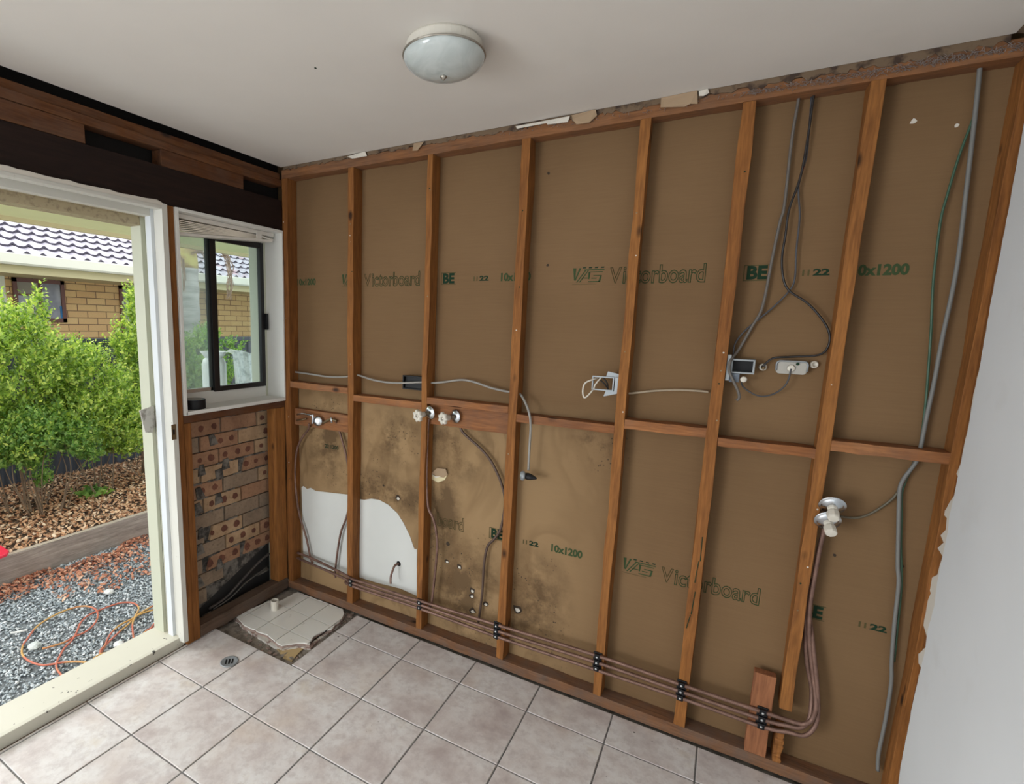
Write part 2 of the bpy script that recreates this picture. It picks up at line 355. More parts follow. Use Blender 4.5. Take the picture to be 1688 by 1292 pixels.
class MB:
    def __init__(s): s.v = []; s.f = []; s.m = []; s.mats = []
    def mi(s, m):
        if m not in s.mats: s.mats.append(m)
        return s.mats.index(m)
    def add(s, vs, fs, m):
        o = len(s.v); s.v += [tuple(v) for v in vs]; k = s.mi(m)
        for f in fs: s.f.append(tuple(i + o for i in f)); s.m.append(k)
        return s
    def box(s, a, b, m, M=None):
        x0, y0, z0 = a; x1, y1, z1 = b
        vs = [Vector(p) for p in ((x0, y0, z0), (x1, y0, z0), (x1, y1, z0), (x0, y1, z0), (x0, y0, z1), (x1, y0, z1), (x1, y1, z1), (x0, y1, z1))]
        if M is not None: vs = [M @ v for v in vs]
        return s.add(vs, [(0, 3, 2, 1), (4, 5, 6, 7), (0, 1, 5, 4), (1, 2, 6, 5), (2, 3, 7, 6), (3, 0, 4, 7)], m)
    def beam(s, axis, a, b, m, n=10, wob=.0015, seed=0):
        """long timber: box cut into n segments along axis with slightly uneven edges"""
        r = random.Random(seed + int(a[0] * 977) + int(a[2] * 131)); i = 'xyz'.index(axis); j, k = [q for q in range(3) if q != i]
        vs = []
        for t in range(n + 1):
            p = a[i] + (b[i] - a[i]) * t / n
            for (cj, ck) in ((a[j], a[k]), (b[j], a[k]), (b[j], b[k]), (a[j], b[k])):
                v = [0, 0, 0]; v[i] = p; v[j] = cj + r.uniform(-wob, wob); v[k] = ck + r.uniform(-wob, wob); vs.append(v)
        fs = [(0, 3, 2, 1), tuple(n * 4 + q for q in (0, 1, 2, 3))]
        for t in range(n):
            for q in range(4): fs.append((t * 4 + q, t * 4 + (q + 1) % 4, (t + 1) * 4 + (q + 1) % 4, (t + 1) * 4 + q))
        return s.add(vs, fs, m)
    def prism(s, pts, vec, m):
        n = len(pts); vec = Vector(vec); vs = [Vector(p) for p in pts] + [Vector(p) + vec for p in pts]
        return s.add(vs, [tuple(range(n))[::-1], tuple(range(n, 2 * n))] + [(i, (i + 1) % n, n + (i + 1) % n, n + i) for i in range(n)], m)
    def tube(s, pts, r, m, n=8, smooth=True, caps=True):
        P = [Vector(p) for p in pts]
        if smooth and len(P) > 2: P = spline(P)
        rr = r if callable(r) else (lambda t: r)
        vs = []; up = Vector((.123, .31, .94)).normalized()
        for i, p in enumerate(P):
            d = (P[min(i + 1, len(P) - 1)] - P[max(i - 1, 0)])
            if d.length < 1e-9: d = Vector((0, 0, 1))
            d.normalize(); a = up - d * up.dot(d)
            if a.length < .05: a = Vector((1, 0, 0)) - d * d.x
            a.normalize(); up = a; b_ = d.cross(a); q = rr(i / max(1, len(P) - 1))
            for k in range(n):
                t = 2 * math.pi * k / n; vs.append(p + a * math.cos(t) * q + b_ * math.sin(t) * q)
        fs = [(i * n + k, i * n + (k + 1) % n, (i + 1) * n + (k + 1) % n, (i + 1) * n + k) for i in range(len(P) - 1) for k in range(n)]
        if caps: fs += [tuple(range(n))[::-1], tuple((len(P) - 1) * n + k for k in range(n))]
        return s.add(vs, fs, m)
    def lathe(s, prof, m, n=24, M=None, star=None):
        vs = []; fs = []
        for (r, z) in prof:
            for k in range(n):
                t = 2 * math.pi * k / n; q = r * (1 + (star[1] * math.cos(star[0] * t) if star else 0)); vs.append(Vector((q * math.cos(t), q * math.sin(t), z)))
        if M is not None: vs = [M @ v for v in vs]
        for i in range(len(prof) - 1):
            for k in range(n): fs.append((i * n + k, i * n + (k + 1) % n, (i + 1) * n + (k + 1) % n, (i + 1) * n + k))
        if prof[0][0] > 1e-5: fs.append(tuple(range(n))[::-1])
        if prof[-1][0] > 1e-5: fs.append(tuple((len(prof) - 1) * n + k for k in range(n)))
        return s.add(vs, fs, m)
    def build(s, name, parent=None, bevel=0, smooth=False, origin=None):
        me = bpy.data.meshes.new(name); vs = np.array([tuple(v) for v in s.v], float)
        if origin is None:
            o = Vector(((vs[:, 0].min() + vs[:, 0].max()) / 2, (vs[:, 1].min() + vs[:, 1].max()) / 2, vs[:, 2].min()))
        else: o = Vector(origin)
        me.from_pydata([tuple(Vector(v) - o) for v in s.v], [], s.f)
        for m in s.mats: me.materials.append(m)
        me.polygons.foreach_set('material_index', s.m)
        if smooth: me.polygons.foreach_set('use_smooth', [True] * len(s.f))
        me.update()
        if not bevel and len(s.f) < 20000:
            bm = bmesh.new(); bm.from_mesh(me); bmesh.ops.recalc_face_normals(bm, faces=bm.faces); bm.to_mesh(me); bm.free()
        ob = bpy.data.objects.new(name, me); COL.objects.link(ob)
        if parent is not None:
            ob.parent = parent; ob.location = o - wloc(parent)
        else: ob.location = o
        if bevel:
            bm = bmesh.new(); bm.from_mesh(me); bmesh.ops.recalc_face_normals(bm, faces=bm.faces); bm.to_mesh(me); bm.free()
            md = ob.modifiers.new('bevel', 'BEVEL'); md.width = bevel; md.segments = 2; md.limit_method = 'ANGLE'
        return ob


def wloc(o):
    l = Vector(o.location)
    while o.parent: o = o.parent; l += o.location
    return l


def spline(P, k=6):
    out = []
    for i in range(len(P) - 1):
        p0, p1, p2, p3 = P[max(i - 1, 0)], P[i], P[i + 1], P[min(i + 2, len(P) - 1)]
        for j in range(k):
            t = j / k
            out.append(.5 * ((2 * p1) + (p2 - p0) * t + (2 * p0 - 5 * p1 + 4 * p2 - p3) * t * t + (3 * p1 - p0 - 3 * p2 + p3) * t ** 3))
    out.append(P[-1]); return out


def tag(o, label=None, cat=None, group=None, kind=None):
    if label: o['label'] = label
    if cat: o['category'] = cat
    if group: o['group'] = group
    if kind: o['kind'] = kind
    return o


def empty(name, loc, label=None, cat=None, group=None, kind=None):
    o = bpy.data.objects.new(name, None); COL.objects.link(o); o.location = loc; o.empty_display_size = .05
    return tag(o, label, cat, group, kind)


def axisM(p, d, roll=0):
    q = Vector(d).normalized().to_track_quat('Z', 'Y'); return Matrix.Translation(Vector(p)) @ q.to_matrix().to_4x4() @ Matrix.Rotation(roll, 4, 'Z')


BY = .07          # face of the board behind the studs
CZ = 2.40         # ceiling
XR = 2.76         # right wall
G = -.205         # gravel level

# ------------------------------------------------------------------ setting: floor
fl = empty('floor', (1.4, -2.5, 0), 'floor of square mottled pinkish beige ceramic tiles with grey joints', 'floor', kind='structure')
m = MB(); m.box((-.13, -5.2, -.06), (2.9, .09, -.024), SCREED); m.build('screed', fl)
m = MB(); T = .314; X0, Y0 = .3155, -1.1368; g_ = .0029
xs = [-.052, X0 - T] + [X0 + i * T for i in range(0, 8)] + [2.77]
ys = [-5.2] + [Y0 + j * T for j in range(-12, 4)] + [-.012]
m2 = MB()
for i in range(len(xs) - 1):
    for j in range(len(ys) - 1):
        a0, a1, b0, b1 = xs[i] + g_, xs[i + 1] - g_, ys[j] + g_, ys[j + 1] - g_
        if b1 > Y0 + 2 * T + .02:            # rows beside the broken patch
            if a1 < .5: continue
            if a0 < .53: a0 = .535
        if i == 0: a0 = -.012 if b1 < Y0 + 2 * T + .02 else a0
        if a1 - a0 < .008: continue
        c = .0018
        vs = [(a0, b0, -.009), (a1, b0, -.009), (a1, b1, -.009), (a0, b1, -.009), (a0, b0, -.0015), (a1, b0, -.0015), (a1, b1, -.0015), (a0, b1, -.0015), (a0 + c, b0 + c, 0), (a1 - c, b0 + c, 0), (a1 - c, b1 - c, 0), (a0 + c, b1 - c, 0)]
        m.add(vs, [(0, 3, 2, 1), (8, 9, 10, 11)] + [(k, (k + 1) % 4, 4 + (k + 1) % 4, 4 + k) for k in range(4)] + [(4 + k, 4 + (k + 1) % 4, 8 + (k + 1) % 4, 8 + k) for k in range(4)], TILE)
m.build('floor_tiles', fl)
m = MB()
m.box((-.013, -5.2, -.024), (2.77, Y0 + 2 * T, -.0035), GROUT); m.box((.532, Y0 + 2 * T, -.024), (2.77, -.012, -.0035), GROUT)
m.build('joint_grout', fl)

# broken patch of an older floor
bt = empty('old_tile_patch', (.26, -.26, -.02), 'broken slab of old white square tiles with jagged edge, in corner recess of floor', 'tiles')
out = [(387, 1015), (423, 998.6), (444, 989.6), (460, 990), (490, 975.4), (528, 989), (566, 1003.7), (569, 1012), (563, 1021.7), (554, 1029), (546.7, 1037), (531, 1041), (518.5, 1048.7), (515, 1056), (509.5, 1061.5), (489, 1059), (464.5, 1064), (459, 1061), (440, 1046), (423.4, 1041), (397.7, 1027)]
pt0 = [Q(u, v, 'z', .002) for u, v in out]; pt = []; rj = random.Random(17)
for a, b_ in zip(pt0, pt0[1:] + pt0[:1]):
    nn_ = max(1, int((b_ - a).length / .022))
    for q in range(nn_): pt.append(a.lerp(b_, q / nn_) + Vector((rj.uniform(-.004, .004), rj.uniform(-.004, .004), 0)))
cx, cy = sum(p.x for p in pt) / len(pt), sum(p.y for p in pt) / len(pt)
und = [Q(u, v, 'z', -.014) for u, v in ((384, 1018), (400, 1034), (428, 1052), (452, 1066), (466, 1071), (492, 1067), (512, 1068), (524, 1056), (540, 1044), (556, 1033), (565, 1022))]
mo = MB(); mo.prism([Vector((p.x, p.y, -.024)) for p in und], (0, 0, .010), mat('chipped_under_tile', rough=.8, build=speck((.58, .55, .50), (.28, .19, .16), 26, amt=(.48, .56)))); mo.build('chipped_under_layer', bt)
mo = MB(); mo.prism([Vector((p.x, p.y, -.014)) for p in [Vector((cx + (q.x - cx) * 1.0, cy + (q.y - cy) * 1.0, 0)) for q in pt]], (0, 0, .010), TERRA); mo.build('broken_bedding', bt)
def clip(poly, ax, val, keep_gt):
    o = []
    for i in range(len(poly)):
        a, b = poly[i], poly[(i + 1) % len(poly)]; fa = (a[ax] - val) * (1 if keep_gt else -1); fb = (b[ax] - val) * (1 if keep_gt else -1)
        if fa >= 0: o.append(a)
        if (fa > 0 > fb) or (fa < 0 < fb):
            t = fa / (fa - fb); o.append(a.lerp(b, t))
    return o
mo = MB(); gx = [-.2 + .152 * k + .08 for k in range(6)]; gy = [-.626 + .1515 * k for k in range(6)]
pin = [Vector((cx + (q.x - cx) * .985, cy + (q.y - cy) * .985, -.0045)) for q in pt]
for i in range(5):
    for j in range(5):
        p = clip(clip(clip(clip(pin, 0, gx[i] + .0026, True), 0, gx[i + 1] - .0026, False), 1, gy[j] + .0026, True), 1, gy[j + 1] - .0026, False)
        if len(p) > 2: mo.prism(p, (0, 0, .007), OLDTILE)
mo.build('white_tile_surface', bt)
m = MB()     # rubble round it
for k in range(90):
    u, v = R.choice([(R.uniform(385, 505), 0), (R.uniform(560, 580), 1)])
    if v: v = R.uniform(1005, 1030)
    else: v = 1022 + (u - 385) * .52 + R.uniform(0, 26)
    p = Q(u, v, 'z', -.02)
    if p.y < -.5 or p.x > .53: continue
    r = R.uniform(.003, .012)
    m.box((-r, -r * .8, -r * .3), (r, r * .7, r * .4), R.choice([SCREED, SCREED, TERRA]), Matrix.Translation((p.x, p.y, -.02)) @ Matrix.Rotation(R.uniform(0, 6), 4, 'Z') @ Matrix.Rotation(R.uniform(-.4, .4), 4, 'X'))
tag(m.build('rubble'), 'crumbs of broken screed beside the old white tile patch', 'rubble', kind='stuff')
m = MB(); m.prism([Q(u, v, 'z', -.0235) for u, v in ((456, 1070), (480, 1066), (500, 1070), (488, 1082), (481, 1091), (468, 1086))], (0, 0, .006), ADHES)
tag(m.build('tile_adhesive'), 'lump of yellow tile adhesive in the corner recess, at tip of old tiles', 'adhesive')
pp = Q(453, 1002, 'z', .01)
m = MB(); m.lathe([(.017, 0), (.017, .055), (.021, .055), (.021, .0), (.017, 0)], WPL, 24, Matrix.Translation((pp.x, pp.y, .002)))
m.lathe([(.0168, .03), (.0001, .03)], BLACK, 24, Matrix.Translation((pp.x, pp.y, .002)))
tag(m.build('waste_pipe_stub', smooth=False), 'short cream plastic waste pipe stub rising from old white tiles', 'pipe')
dp = Q(378, 1090, 'z', .002)
dr = empty('floor_drain', (dp.x, dp.y, 0), 'round slotted metal drain grate set in a floor tile near the doorway', 'drain')
m = MB(); m.lathe([(.041, 0), (.041, .003), (.037, .004), (.033, .002), (.001, .002)], GALV, 28, Matrix.Translation((dp.x, dp.y, 0))); m.build('grate_ring', dr, smooth=True)
m = MB()
for k in range(-1, 2): m.box((-.004 + k * .014, -.017, .0018), (.003 + k * .014, .017, .0032), BLACK, Matrix.Translation((dp.x, dp.y, 0)) @ Matrix.Rotation(.75, 4, 'Z'))
m.build('slots', dr)

# ------------------------------------------------------------------ setting: ceiling, walls
m = MB(); m.box((.004, -5.2, CZ), (2.725, -.006, CZ + .012), CEILM); c_ = m.build('ceiling')
tag(c_, 'flat off-white painted plaster ceiling', 'ceiling', kind='structure')
ns = Q(520, 112, 'z', CZ); m = MB(); m.lathe([(.0001, -.001), (.004, -.0006), (.004, .001)], INKD, 10, Matrix.Translation(ns)); m.build('nail_mark', c_)
m = MB()   # black sheets added above the ceiling to block sky and darken the void
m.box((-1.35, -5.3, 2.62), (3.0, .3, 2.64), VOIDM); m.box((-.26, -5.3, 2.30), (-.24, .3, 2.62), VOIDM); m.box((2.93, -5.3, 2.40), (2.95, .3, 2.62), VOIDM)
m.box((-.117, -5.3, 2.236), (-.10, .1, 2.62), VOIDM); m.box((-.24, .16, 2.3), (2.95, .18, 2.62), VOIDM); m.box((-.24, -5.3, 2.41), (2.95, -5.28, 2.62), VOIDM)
tag(m.build('dark_fill_1'), 'black sheets darkening the roof void above the ceiling edge', 'roof void', kind='structure')

wb = empty('wall_back', (1.38, .08, 0), 'brown paper-faced board lining seen between the open studs', 'wall', kind='structure')
m = MB(); m.box((-.12, BY, 0), (3.0, BY + .012, 2.62), BOARD); m.build('lining_board', wb)
m = MB(); m.box((-.25, .12, -.2), (3.0, .14, 2.62), VOIDM); m.build('cavity_back', wb)

# right wall plaster with torn vertical edge
edge = [(1700, 120), (1690, 170), (1688, 193), (1684, 218), (1672, 277), (1664, 330), (1653, 379), (1647, 420), (1630, 505), (1611.5, 600), (1604.7, 634), (1601, 649), (1592.8, 702), (1585, 736), (1580, 763), (1573, 780), (1577, 787), (1569, 816), (1556, 838), (1549.6, 844), (1557.7, 853), (1555.4, 871.8), (1547.3, 881), (1552, 893), (1542.6, 902), (1550.8, 916), (1546, 930), (1541.5, 946), (1525, 955.4), (1527, 966), (1530.8, 976), (1523, 1000), (1518.6, 1027.5), (1524.7, 1048.7), (1524.7, 1064), (1511, 1076), (1511, 1091), (1517, 1094), (1511, 1112), (1503.5, 1152), (1494.4, 1200.5), (1491.3, 1221.7), (1482.2, 1261), (1479.2, 1291.5)]
def edgepts(dx=0, j=0):
    P = []
    rr = random.Random(3)
    for k, (u, v) in enumerate(edge):
        a = Q(u + dx, v, 'x', XR); P.append((a.y + rr.uniform(-j, j), a.z))
        if k < len(edge) - 1:
            b_ = Q(edge[k + 1][0] + dx, edge[k + 1][1], 'x', XR); n = max(1, int(abs(a.z - b_.z) / .018))
            for q in range(1, n):
                t = q / n; P.append((a.y + (b_.y - a.y) * t + rr.uniform(-.0022, .0022), a.z + (b_.z - a.z) * t))
    return P
ep = edgepts(); ep = [(y, z) for y, z in ep if z < CZ - .03]; ep = [(ep[0][0], CZ - .03)] + ep + [(ep[-1][0], 0.0)]
def mono(P):
    o = [P[0]]
    for y, z in P[1:]: o.append((y, min(z, o[-1][1] - .0004)))
    return o
ep = mono(ep)
paint = [(1700, 120), (1692, 170), (1690, 193), (1675, 277), (1656, 379), (1632, 505), (1616, 600), (1609, 634), (1597, 702), (1584, 763), (1578, 787), (1573, 816), (1565, 850), (1562, 880), (1553, 918), (1547, 947), (1540, 998), (1529, 1040), (1525, 1071), (1518, 1103), (1506, 1152), (1497, 1200), (1485, 1261), (1481, 1291)]
pq = [Q(u, v, 'x', XR) for u, v in paint]; rr = random.Random(41); pl = [(pq[0].y, CZ - .03)]
for a, b_ in zip(pq, pq[1:]):
    n = max(1, int(abs(a.z - b_.z) / .02))
    for q in range(n):
        t = q / n; pl.append((a.y + (b_.y - a.y) * t + rr.uniform(-.002, .002), a.z + (b_.z - a.z) * t))
pl = mono([q for q in pl if q[1] <= CZ - .03] + [(pq[-1].y, pq[-1].z), (pq[-1].y, 0)])
wr = empty('wall_right', (XR, -2.5, 0), 'white painted plaster wall with a torn left edge', 'wall', kind='structure')
m = MB()
n = len(pl); vs = []; fs = []
for (y, z) in pl: vs += [(XR, y, z), (XR, -5.2, z), (XR + .003, y, z)]
for i in range(n - 1):
    a, b = i * 3, (i + 1) * 3; fs += [(a, b, b + 1, a + 1), (a, a + 2, b + 2, b)]
m.add(vs, fs, WHITEP); m.build('plaster_sheet', wr)
m = MB(); vs = []; fs = []; rr = random.Random(5); n = len(ep)
for (y, z) in ep: vs += [(XR + .003 + rr.uniform(0, .001), y - .004, z), (XR + .0035, y - .20, z), (XR + .006, y + .001, z), (XR + .0115, y, z)]
for i in range(n - 1):
    a, b = i * 4, i * 4 + 4; fs += [(a, b, b + 1, a + 1), (a, a + 2, b + 2, b), (a + 2, a + 3, b + 3, b + 2)]
m.add(vs, fs, PLCR); m.build('broken_plaster_edge', wr)
m = MB(); m.box((XR + .09, -5.2, 0), (XR + .1, .07, 2.4), VOIDM); m.build('wall_backing', wr)
# wall behind the viewer with a wide window opening, side wall beyond the door
m = MB()
for a, b in (((-.1, -5.3, 0), (2.8, -5.2, .5)), ((-.1, -5.3, 2.2), (2.8, -5.2, 2.41)), ((-.1, -5.3, .5), (.15, -5.2, 2.2)), ((2.45, -5.3, .5), (2.8, -5.2, 2.2))): m.box(a, b, WHITEP)
tag(m.build('wall_front'), 'white wall behind the viewer with a wide window opening', 'wall', kind='structure')

wl = empty('wall_left', (-.12, -.3, 0), 'outer veneer of cream clay bricks seen from its rough cavity side', 'wall', kind='structure')
# brick veneer: real bricks where the photo shows them
m = MB(); rb = random.Random(11); z = -.06; row = 0; cores = MB()
while z < 1.16:
    off = (row % 2) * .12 + rb.uniform(-.012, .012)
    y = -.72 + off - .24
    while y < .12:
        y0 = max(y + .005, -.70); y1 = min(y + .235, .11)
        miss = (row in (2, 4, 6, 8, 10) and rb.random() < .0)
        if z + .06 < .05 + (y1 + .62) * .42: y += .24; continue
        if y1 - y0 > .03:
            dx = rb.uniform(-.004, .004); mt = rb.choices(BR, (5, 3, 2))[0]
            # chipped corners now and then: taper the left end
            ch = rb.random() < .28 and y1 - y0 > .15
            vs = [(-.23, y0, z + .004), (-.112 + dx, y0 + (.02 if ch else 0), z + .005), (-.112 + dx, y1, z + .005), (-.23, y1, z + .004), (-.23, y0, z + .081), (-.112 + dx, y0 + (.045 if ch else .002), z + .080), (-.112 + dx, y1, z + .080), (-.23, y1, z + .081)]
            m.add(vs, [(0, 3, 2, 1), (4, 5, 6, 7), (0, 1, 5, 4), (1, 2, 6, 5), (2, 3, 7, 6), (3, 0, 4, 7)], mt)
            if mt is not BR[2] and rb.random() < .75:
                L = y1 - y0; nc = max(1, int(L / .072))
                for k in range(nc):
                    cy_ = y0 + L * (k + .5) / nc + rb.uniform(-.006, .006); rr_ = rb.uniform(.013, .021)
                    if rb.random() < .2: continue
                    pts = [(-.1115 + dx, cy_ + rr_ * (1 + rb.uniform(-.18, .18)) * math.cos(t * math.pi / 6), z + .043 + rr_ * (1 + rb.uniform(-.18, .18)) * math.sin(t * math.pi / 6)) for t in range(12)]
                    cores.prism(pts, (.0012, 0, 0), CORE)
        y += .24
    z += .0815; row += 1
m.v += []
bk = m.build('cavity_bricks', wl); cores.build('burnt_core_marks', bk)
m = MB()
m.prism([(-.225, -.70, .0), (-.225, .11, .33), (-.225, .11, 1.15), (-.225, -.70, 1.15)], (.101, 0, 0), MORT); m.box((-.225, -.70, -.06), (-.126, .11, .33), mat('painted_void_shade', (.022, .021, .020), .7))  # near-black box paints the shaded void below the bricks
rb = random.Random(4)
for k in range(46):                     # squeezed-out mortar lumps in the joints
    z = -.06 + .0815 * rb.randint(1, 14) + .003; y = rb.uniform(-.62, -.08); L = rb.uniform(.02, .09)
    m.box((-.13, y, z - .004), (-.108 + rb.uniform(-.004, .006), y + L, z + .004), MORT)
for (u, v) in ((352, 725), (335, 775), (372, 765), (330, 812), (362, 782), (328, 838), (360, 822), (334, 878), (330, 906), (362, 930), (330, 960)):
    p = Q(u, v, 'x', -.105); q = .03
    m.prism([(-.125, p.y - q * rb.uniform(.6, 1), p.z - .03), (-.125, p.y + q * rb.uniform(.5, 1), p.z - .026), (-.125, p.y + q * rb.uniform(.1, .7), p.z + .03), (-.125, p.y - q * rb.uniform(.2, .9), p.z + .027)], (.020, 0, 0), MORT)
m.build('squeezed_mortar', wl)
# rest of the veneer: over the openings, jamb returns and the leaf past the door
m = MB()
m.box((-.235, -.03, -.3), (-.12, .12, 2.3), JAMBO); m.box((-.235, -5.3, -.3), (-.12, -4.95, 2.3), NBRICK); m.box((-.235, -2.95, -.3), (-.12, -2.75, 2.3), NBRICK); m.box((-.235, -4.95, -.3), (-.12, -2.95, .28), NBRICK); m.box((-.235, -5.3, 2.06), (-.12, -.03, 2.3), JAMBO); m.box((-.235, -.7, -.3), (-.12, -.62, 1.16), JAMBO)
m.box((-.235, -.63, 1.10), (-.15, -.03, 1.163), JAMBO)
m.box((-.05, -5.3, 0), (0, -4.95, 2.1), WHITEP); m.box((-.05, -2.95, 0), (0, -2.8, 2.1), WHITEP); m.box((-.05, -4.95, 0), (0, -2.95, .28), WHITEP)  # opening in the rear stretch is added for the fill lamp
m.build('outer_return', wl)
m = MB(); m.box((-.1, -.62, -.06), (-.02, -.02, -.004), SOIL)
for k in range(40):
    r = rb.uniform(.004, .014); m.box((-r, -r, -r * .6), (r, r, r * .5), rb.choice([MORT, SOIL, BR[2]]), Matrix.Translation((rb.uniform(-.1, -.05), rb.uniform(-.6, -.05), 0)) @ Matrix.Rotation(rb.uniform(0, 3), 4, 'Z'))
tag(m.build('cavity_debris'), 'dark debris lying in the wall cavity behind the bottom plate', 'debris', kind='stuff')

# ------------------------------------------------------------------ stud wall timbers
studs = [(0.000, .040, 'corner stud against the dark lintel, beside the window'), (.453, .490, 'second stud from the window corner, in front of the white board patches'),
         (.906, .936, 'third stud from the window corner, carrying the first tap'), (1.348, 1.386, 'fourth stud from the window corner, left of the dangling capped cable'),
         (1.795, 1.830, 'fifth stud from the window corner, right of the galvanised bracket'), (2.110, 2.150, 'sixth stud from the window corner, cracked lower half, left of the flush box'),
         (2.434, 2.470, 'seventh stud from the window corner, cut off short above the pipes')]
PB, PT = .047, 2.3425
rs = random.Random(2)
def stud(x0, x1, z0, z1, label, seed):
    m = MB(); m.beam('z', (x0, .0, z0), (x1, BY - .001, z1), WZ, 14, .003, seed)
    o = m.build('wall_stud', bevel=.0015); tag(o, 'orange-brown hardwood ' + label, 'stud', 'studs of the stripped wall'); return o
for k, (x0, x1, lb) in enumerate(studs):
    if k == 6:
        s = stud(x0, x1, .262, PT, lb, k)
    else: s = stud(x0, x1, PB, PT, lb, k)
    # nail heads and plaster dabs on the face
    for q in range(5):
        m = MB(); zz = rs.uniform(.4, 2.2); m.lathe([(.0001, .0016), (.0028, .0012), (.003, 0)], rs.choice([PLCR, BRASS, INKD]), 8, axisM((rs.uniform(x0 + .008, x1 - .008), .0005, zz), (0, -1, 0))); m.build('nail_head', s)
o = stud(2.437, 2.462, PB, .175, 'short stub of stud standing on bottom plate under the bent pipes', 31)
o = stud(2.755, 2.800, 0, PT + .04, 'end stud at the right-hand corner of the wall', 8)
# crack strips on the sixth stud
m = MB()
for a, b in (((1158, 885), (1154, 925)), ((1152, 925), (1145, 960)), ((1146, 975), (1139, 1012)), ((1138, 1014), (1131, 1035))):
    p, q = Q(*a, 'y', -.001), Q(*b, 'y', -.001); m.prism([p + Vector((-.0015, 0, 0)), p + Vector((.0012, 0, 0)), q + Vector((.002, 0, 0)), q + Vector((-.001, 0, 0))], (0, -.001, 0), INKD)
m.build('dark_split', [o_ for o_ in COL.objects if o_.name.startswith('wall_stud') and 'sixth' in o_.get('label', '')][0])

nogs = [(.040, .453, 1.256, .034, 'in the bay beside the window'), (.490, .906, 1.222, .034, 'under the black bracket'), (.936, 1.348, 1.249, .030, 'directly above the two star-handled taps'),
        (1.386, 1.795, 1.219, .034, 'under the galvanised bracket, crossed by the hanging cable'), (1.830, 2.113, 1.247, .036, 'between the fifth and sixth studs'), (2.149, 2.434, 1.218, .032, 'under the flush box and socket'),
        (2.470, 2.755, 1.253, .036, 'rightmost, with two cables passing through it')]
for k, (x0, x1, zt, h, lb) in enumerate(nogs):
    m = MB(); m.beam('x', (x0, 0.001, zt - h), (x1, BY - .001, zt), WX, 8, .0018, 50 + k)
    tag(m.build('noggin', bevel=.0015), 'rough brown timber noggin ' + lb, 'noggin', 'noggins between the studs')
m = MB(); m.beam('x', (.040, .034, 1.004), (.453, BY - .001, 1.10), WX, 6, .0015, 3)
tag(m.build('backing_timber', bevel=.0015), 'wide recessed backing board behind the broken chrome tap, bay beside the window', 'backing board')
m = MB(); m.beam('x', (.936, .030, 1.118), (1.348, BY - .001, 1.214), WX, 6, .0015, 4)
tag(m.build('backing_timber', bevel=.0015), 'wide recessed backing board behind the two star-handled taps', 'backing board')
m = MB(); m.beam('x', (.0, 0, .0), (2.755, BY - .001, PB), WXP, 26, .002, 5)
tag(m.build('bottom_plate', bevel=.002), 'dusty brown bottom plate along the tiled floor under the open studs', 'bottom plate')
m = MB(); m.beam('x', (.0, 0, PT), (2.755, BY - .001, PT + .045), WTX, 26, .002, 6)
tag(m.build('top_plate', bevel=.002), 'brown top plate across the heads of the open studs, below the ceiling', 'top plate')
# block against the sawn stud
m = MB(); m.beam('z', (2.349, -.001, PB + .001), (2.416, .034, .372), wood('reddish_block_timber', 'z', (.16, .06, .028), (.33, .14, .065), knots=False), 6, .0015, 9)
tag(m.build('packing_block', bevel=.002), 'reddish timber block carrying pipe clips beside the cut stud', 'block')
m = MB(); m.beam('z', (2.772, -.135, .0), (2.80, -.002, CZ - .03), WZ, 12, .002, 77)
tag(m.build('wall_stud', bevel=.0015), 'broad brown stud face along the torn edge of the white wall', 'stud', 'studs of the stripped wall')
m = MB(); m.beam('y', (2.772, -1.5, 2.345), (2.80, -.136, 2.39), WY, 12, .002, 78)
tag(m.build('top_plate', bevel=.0015), 'brown top plate over the torn white wall', 'top plate')

# cornice remains along the ceiling line
m = MB(); rr = random.Random(9); pts = []; x = .02
while x < 2.72:
    low = .010 + .012 * rr.random() if x < 1.2 else .012 + .016 * rr.random()
    pts.append((x, -.004, CZ - low)); x += rr.uniform(.006, .022)
top = [(p[0], -.004, CZ + .002) for p in pts]
vs = []
for a, b in zip(pts, top): vs += [a, b, (a[0], -.0005, a[2]), (b[0], -.0005, b[2])]
fs = []
for i in range(len(pts) - 1):
    a, b = i * 4, i * 4 + 4; fs += [(a, b, b + 1, a + 1), (a, a + 2, b + 2, b), (a + 2, a + 3, b + 3, b + 2)]
m.add(vs, fs, TANG)
cr = m.build('cornice_remnant'); tag(cr, 'ragged strip of old cornice adhesive along ceiling above the studs', 'cornice remains')
for k, (pg, lb, mt_) in enumerate(((((1090, 160), (1150, 149), (1150, 171), (1138, 172), (1128, 176), (1089, 178)), 'large tan paper scrap above the sixth stud', TAN), (((942, 190), (982, 181), (984, 190), (972, 203), (950, 205), (944, 198)), 'small tan paper scrap left of the fifth stud top', TAN),
                        (((572, 258), (603, 248), (605, 257), (582, 262)), 'curled paper scrap at the top of second stud', PLCR), (((682, 236), (700, 234), (688, 248), (681, 249)), 'pointed curl of paper just left of third stud top', TAN),
                        (((1152, 150), (1167, 147), (1169, 153), (1160, 159), (1152, 158)), 'white plaster crumb right of the largest paper scrap', PLCR), (((850, 208), (935, 193), (934, 198), (900, 204), (852, 212)), 'long white sliver of plaster above the fourth stud', PLCR),
                        (((900, 199), (940, 192), (936, 201), (903, 206)), 'second white plaster sliver just right of fourth stud', PLCR))):
    m = MB(); P = [Q(u, v, 'y', -.010) for u, v in pg]; P = [Vector((p.x, p.y - (.006 if i % 2 else 0), min(p.z, CZ - .001))) for i, p in enumerate(P)]
    m.prism(P, (0, .0015, 0), mt_); tag(m.build('paper_scrap'), lb, 'paper scrap', 'scraps stuck along the ceiling edge')
m = MB(); rr = random.Random(21)
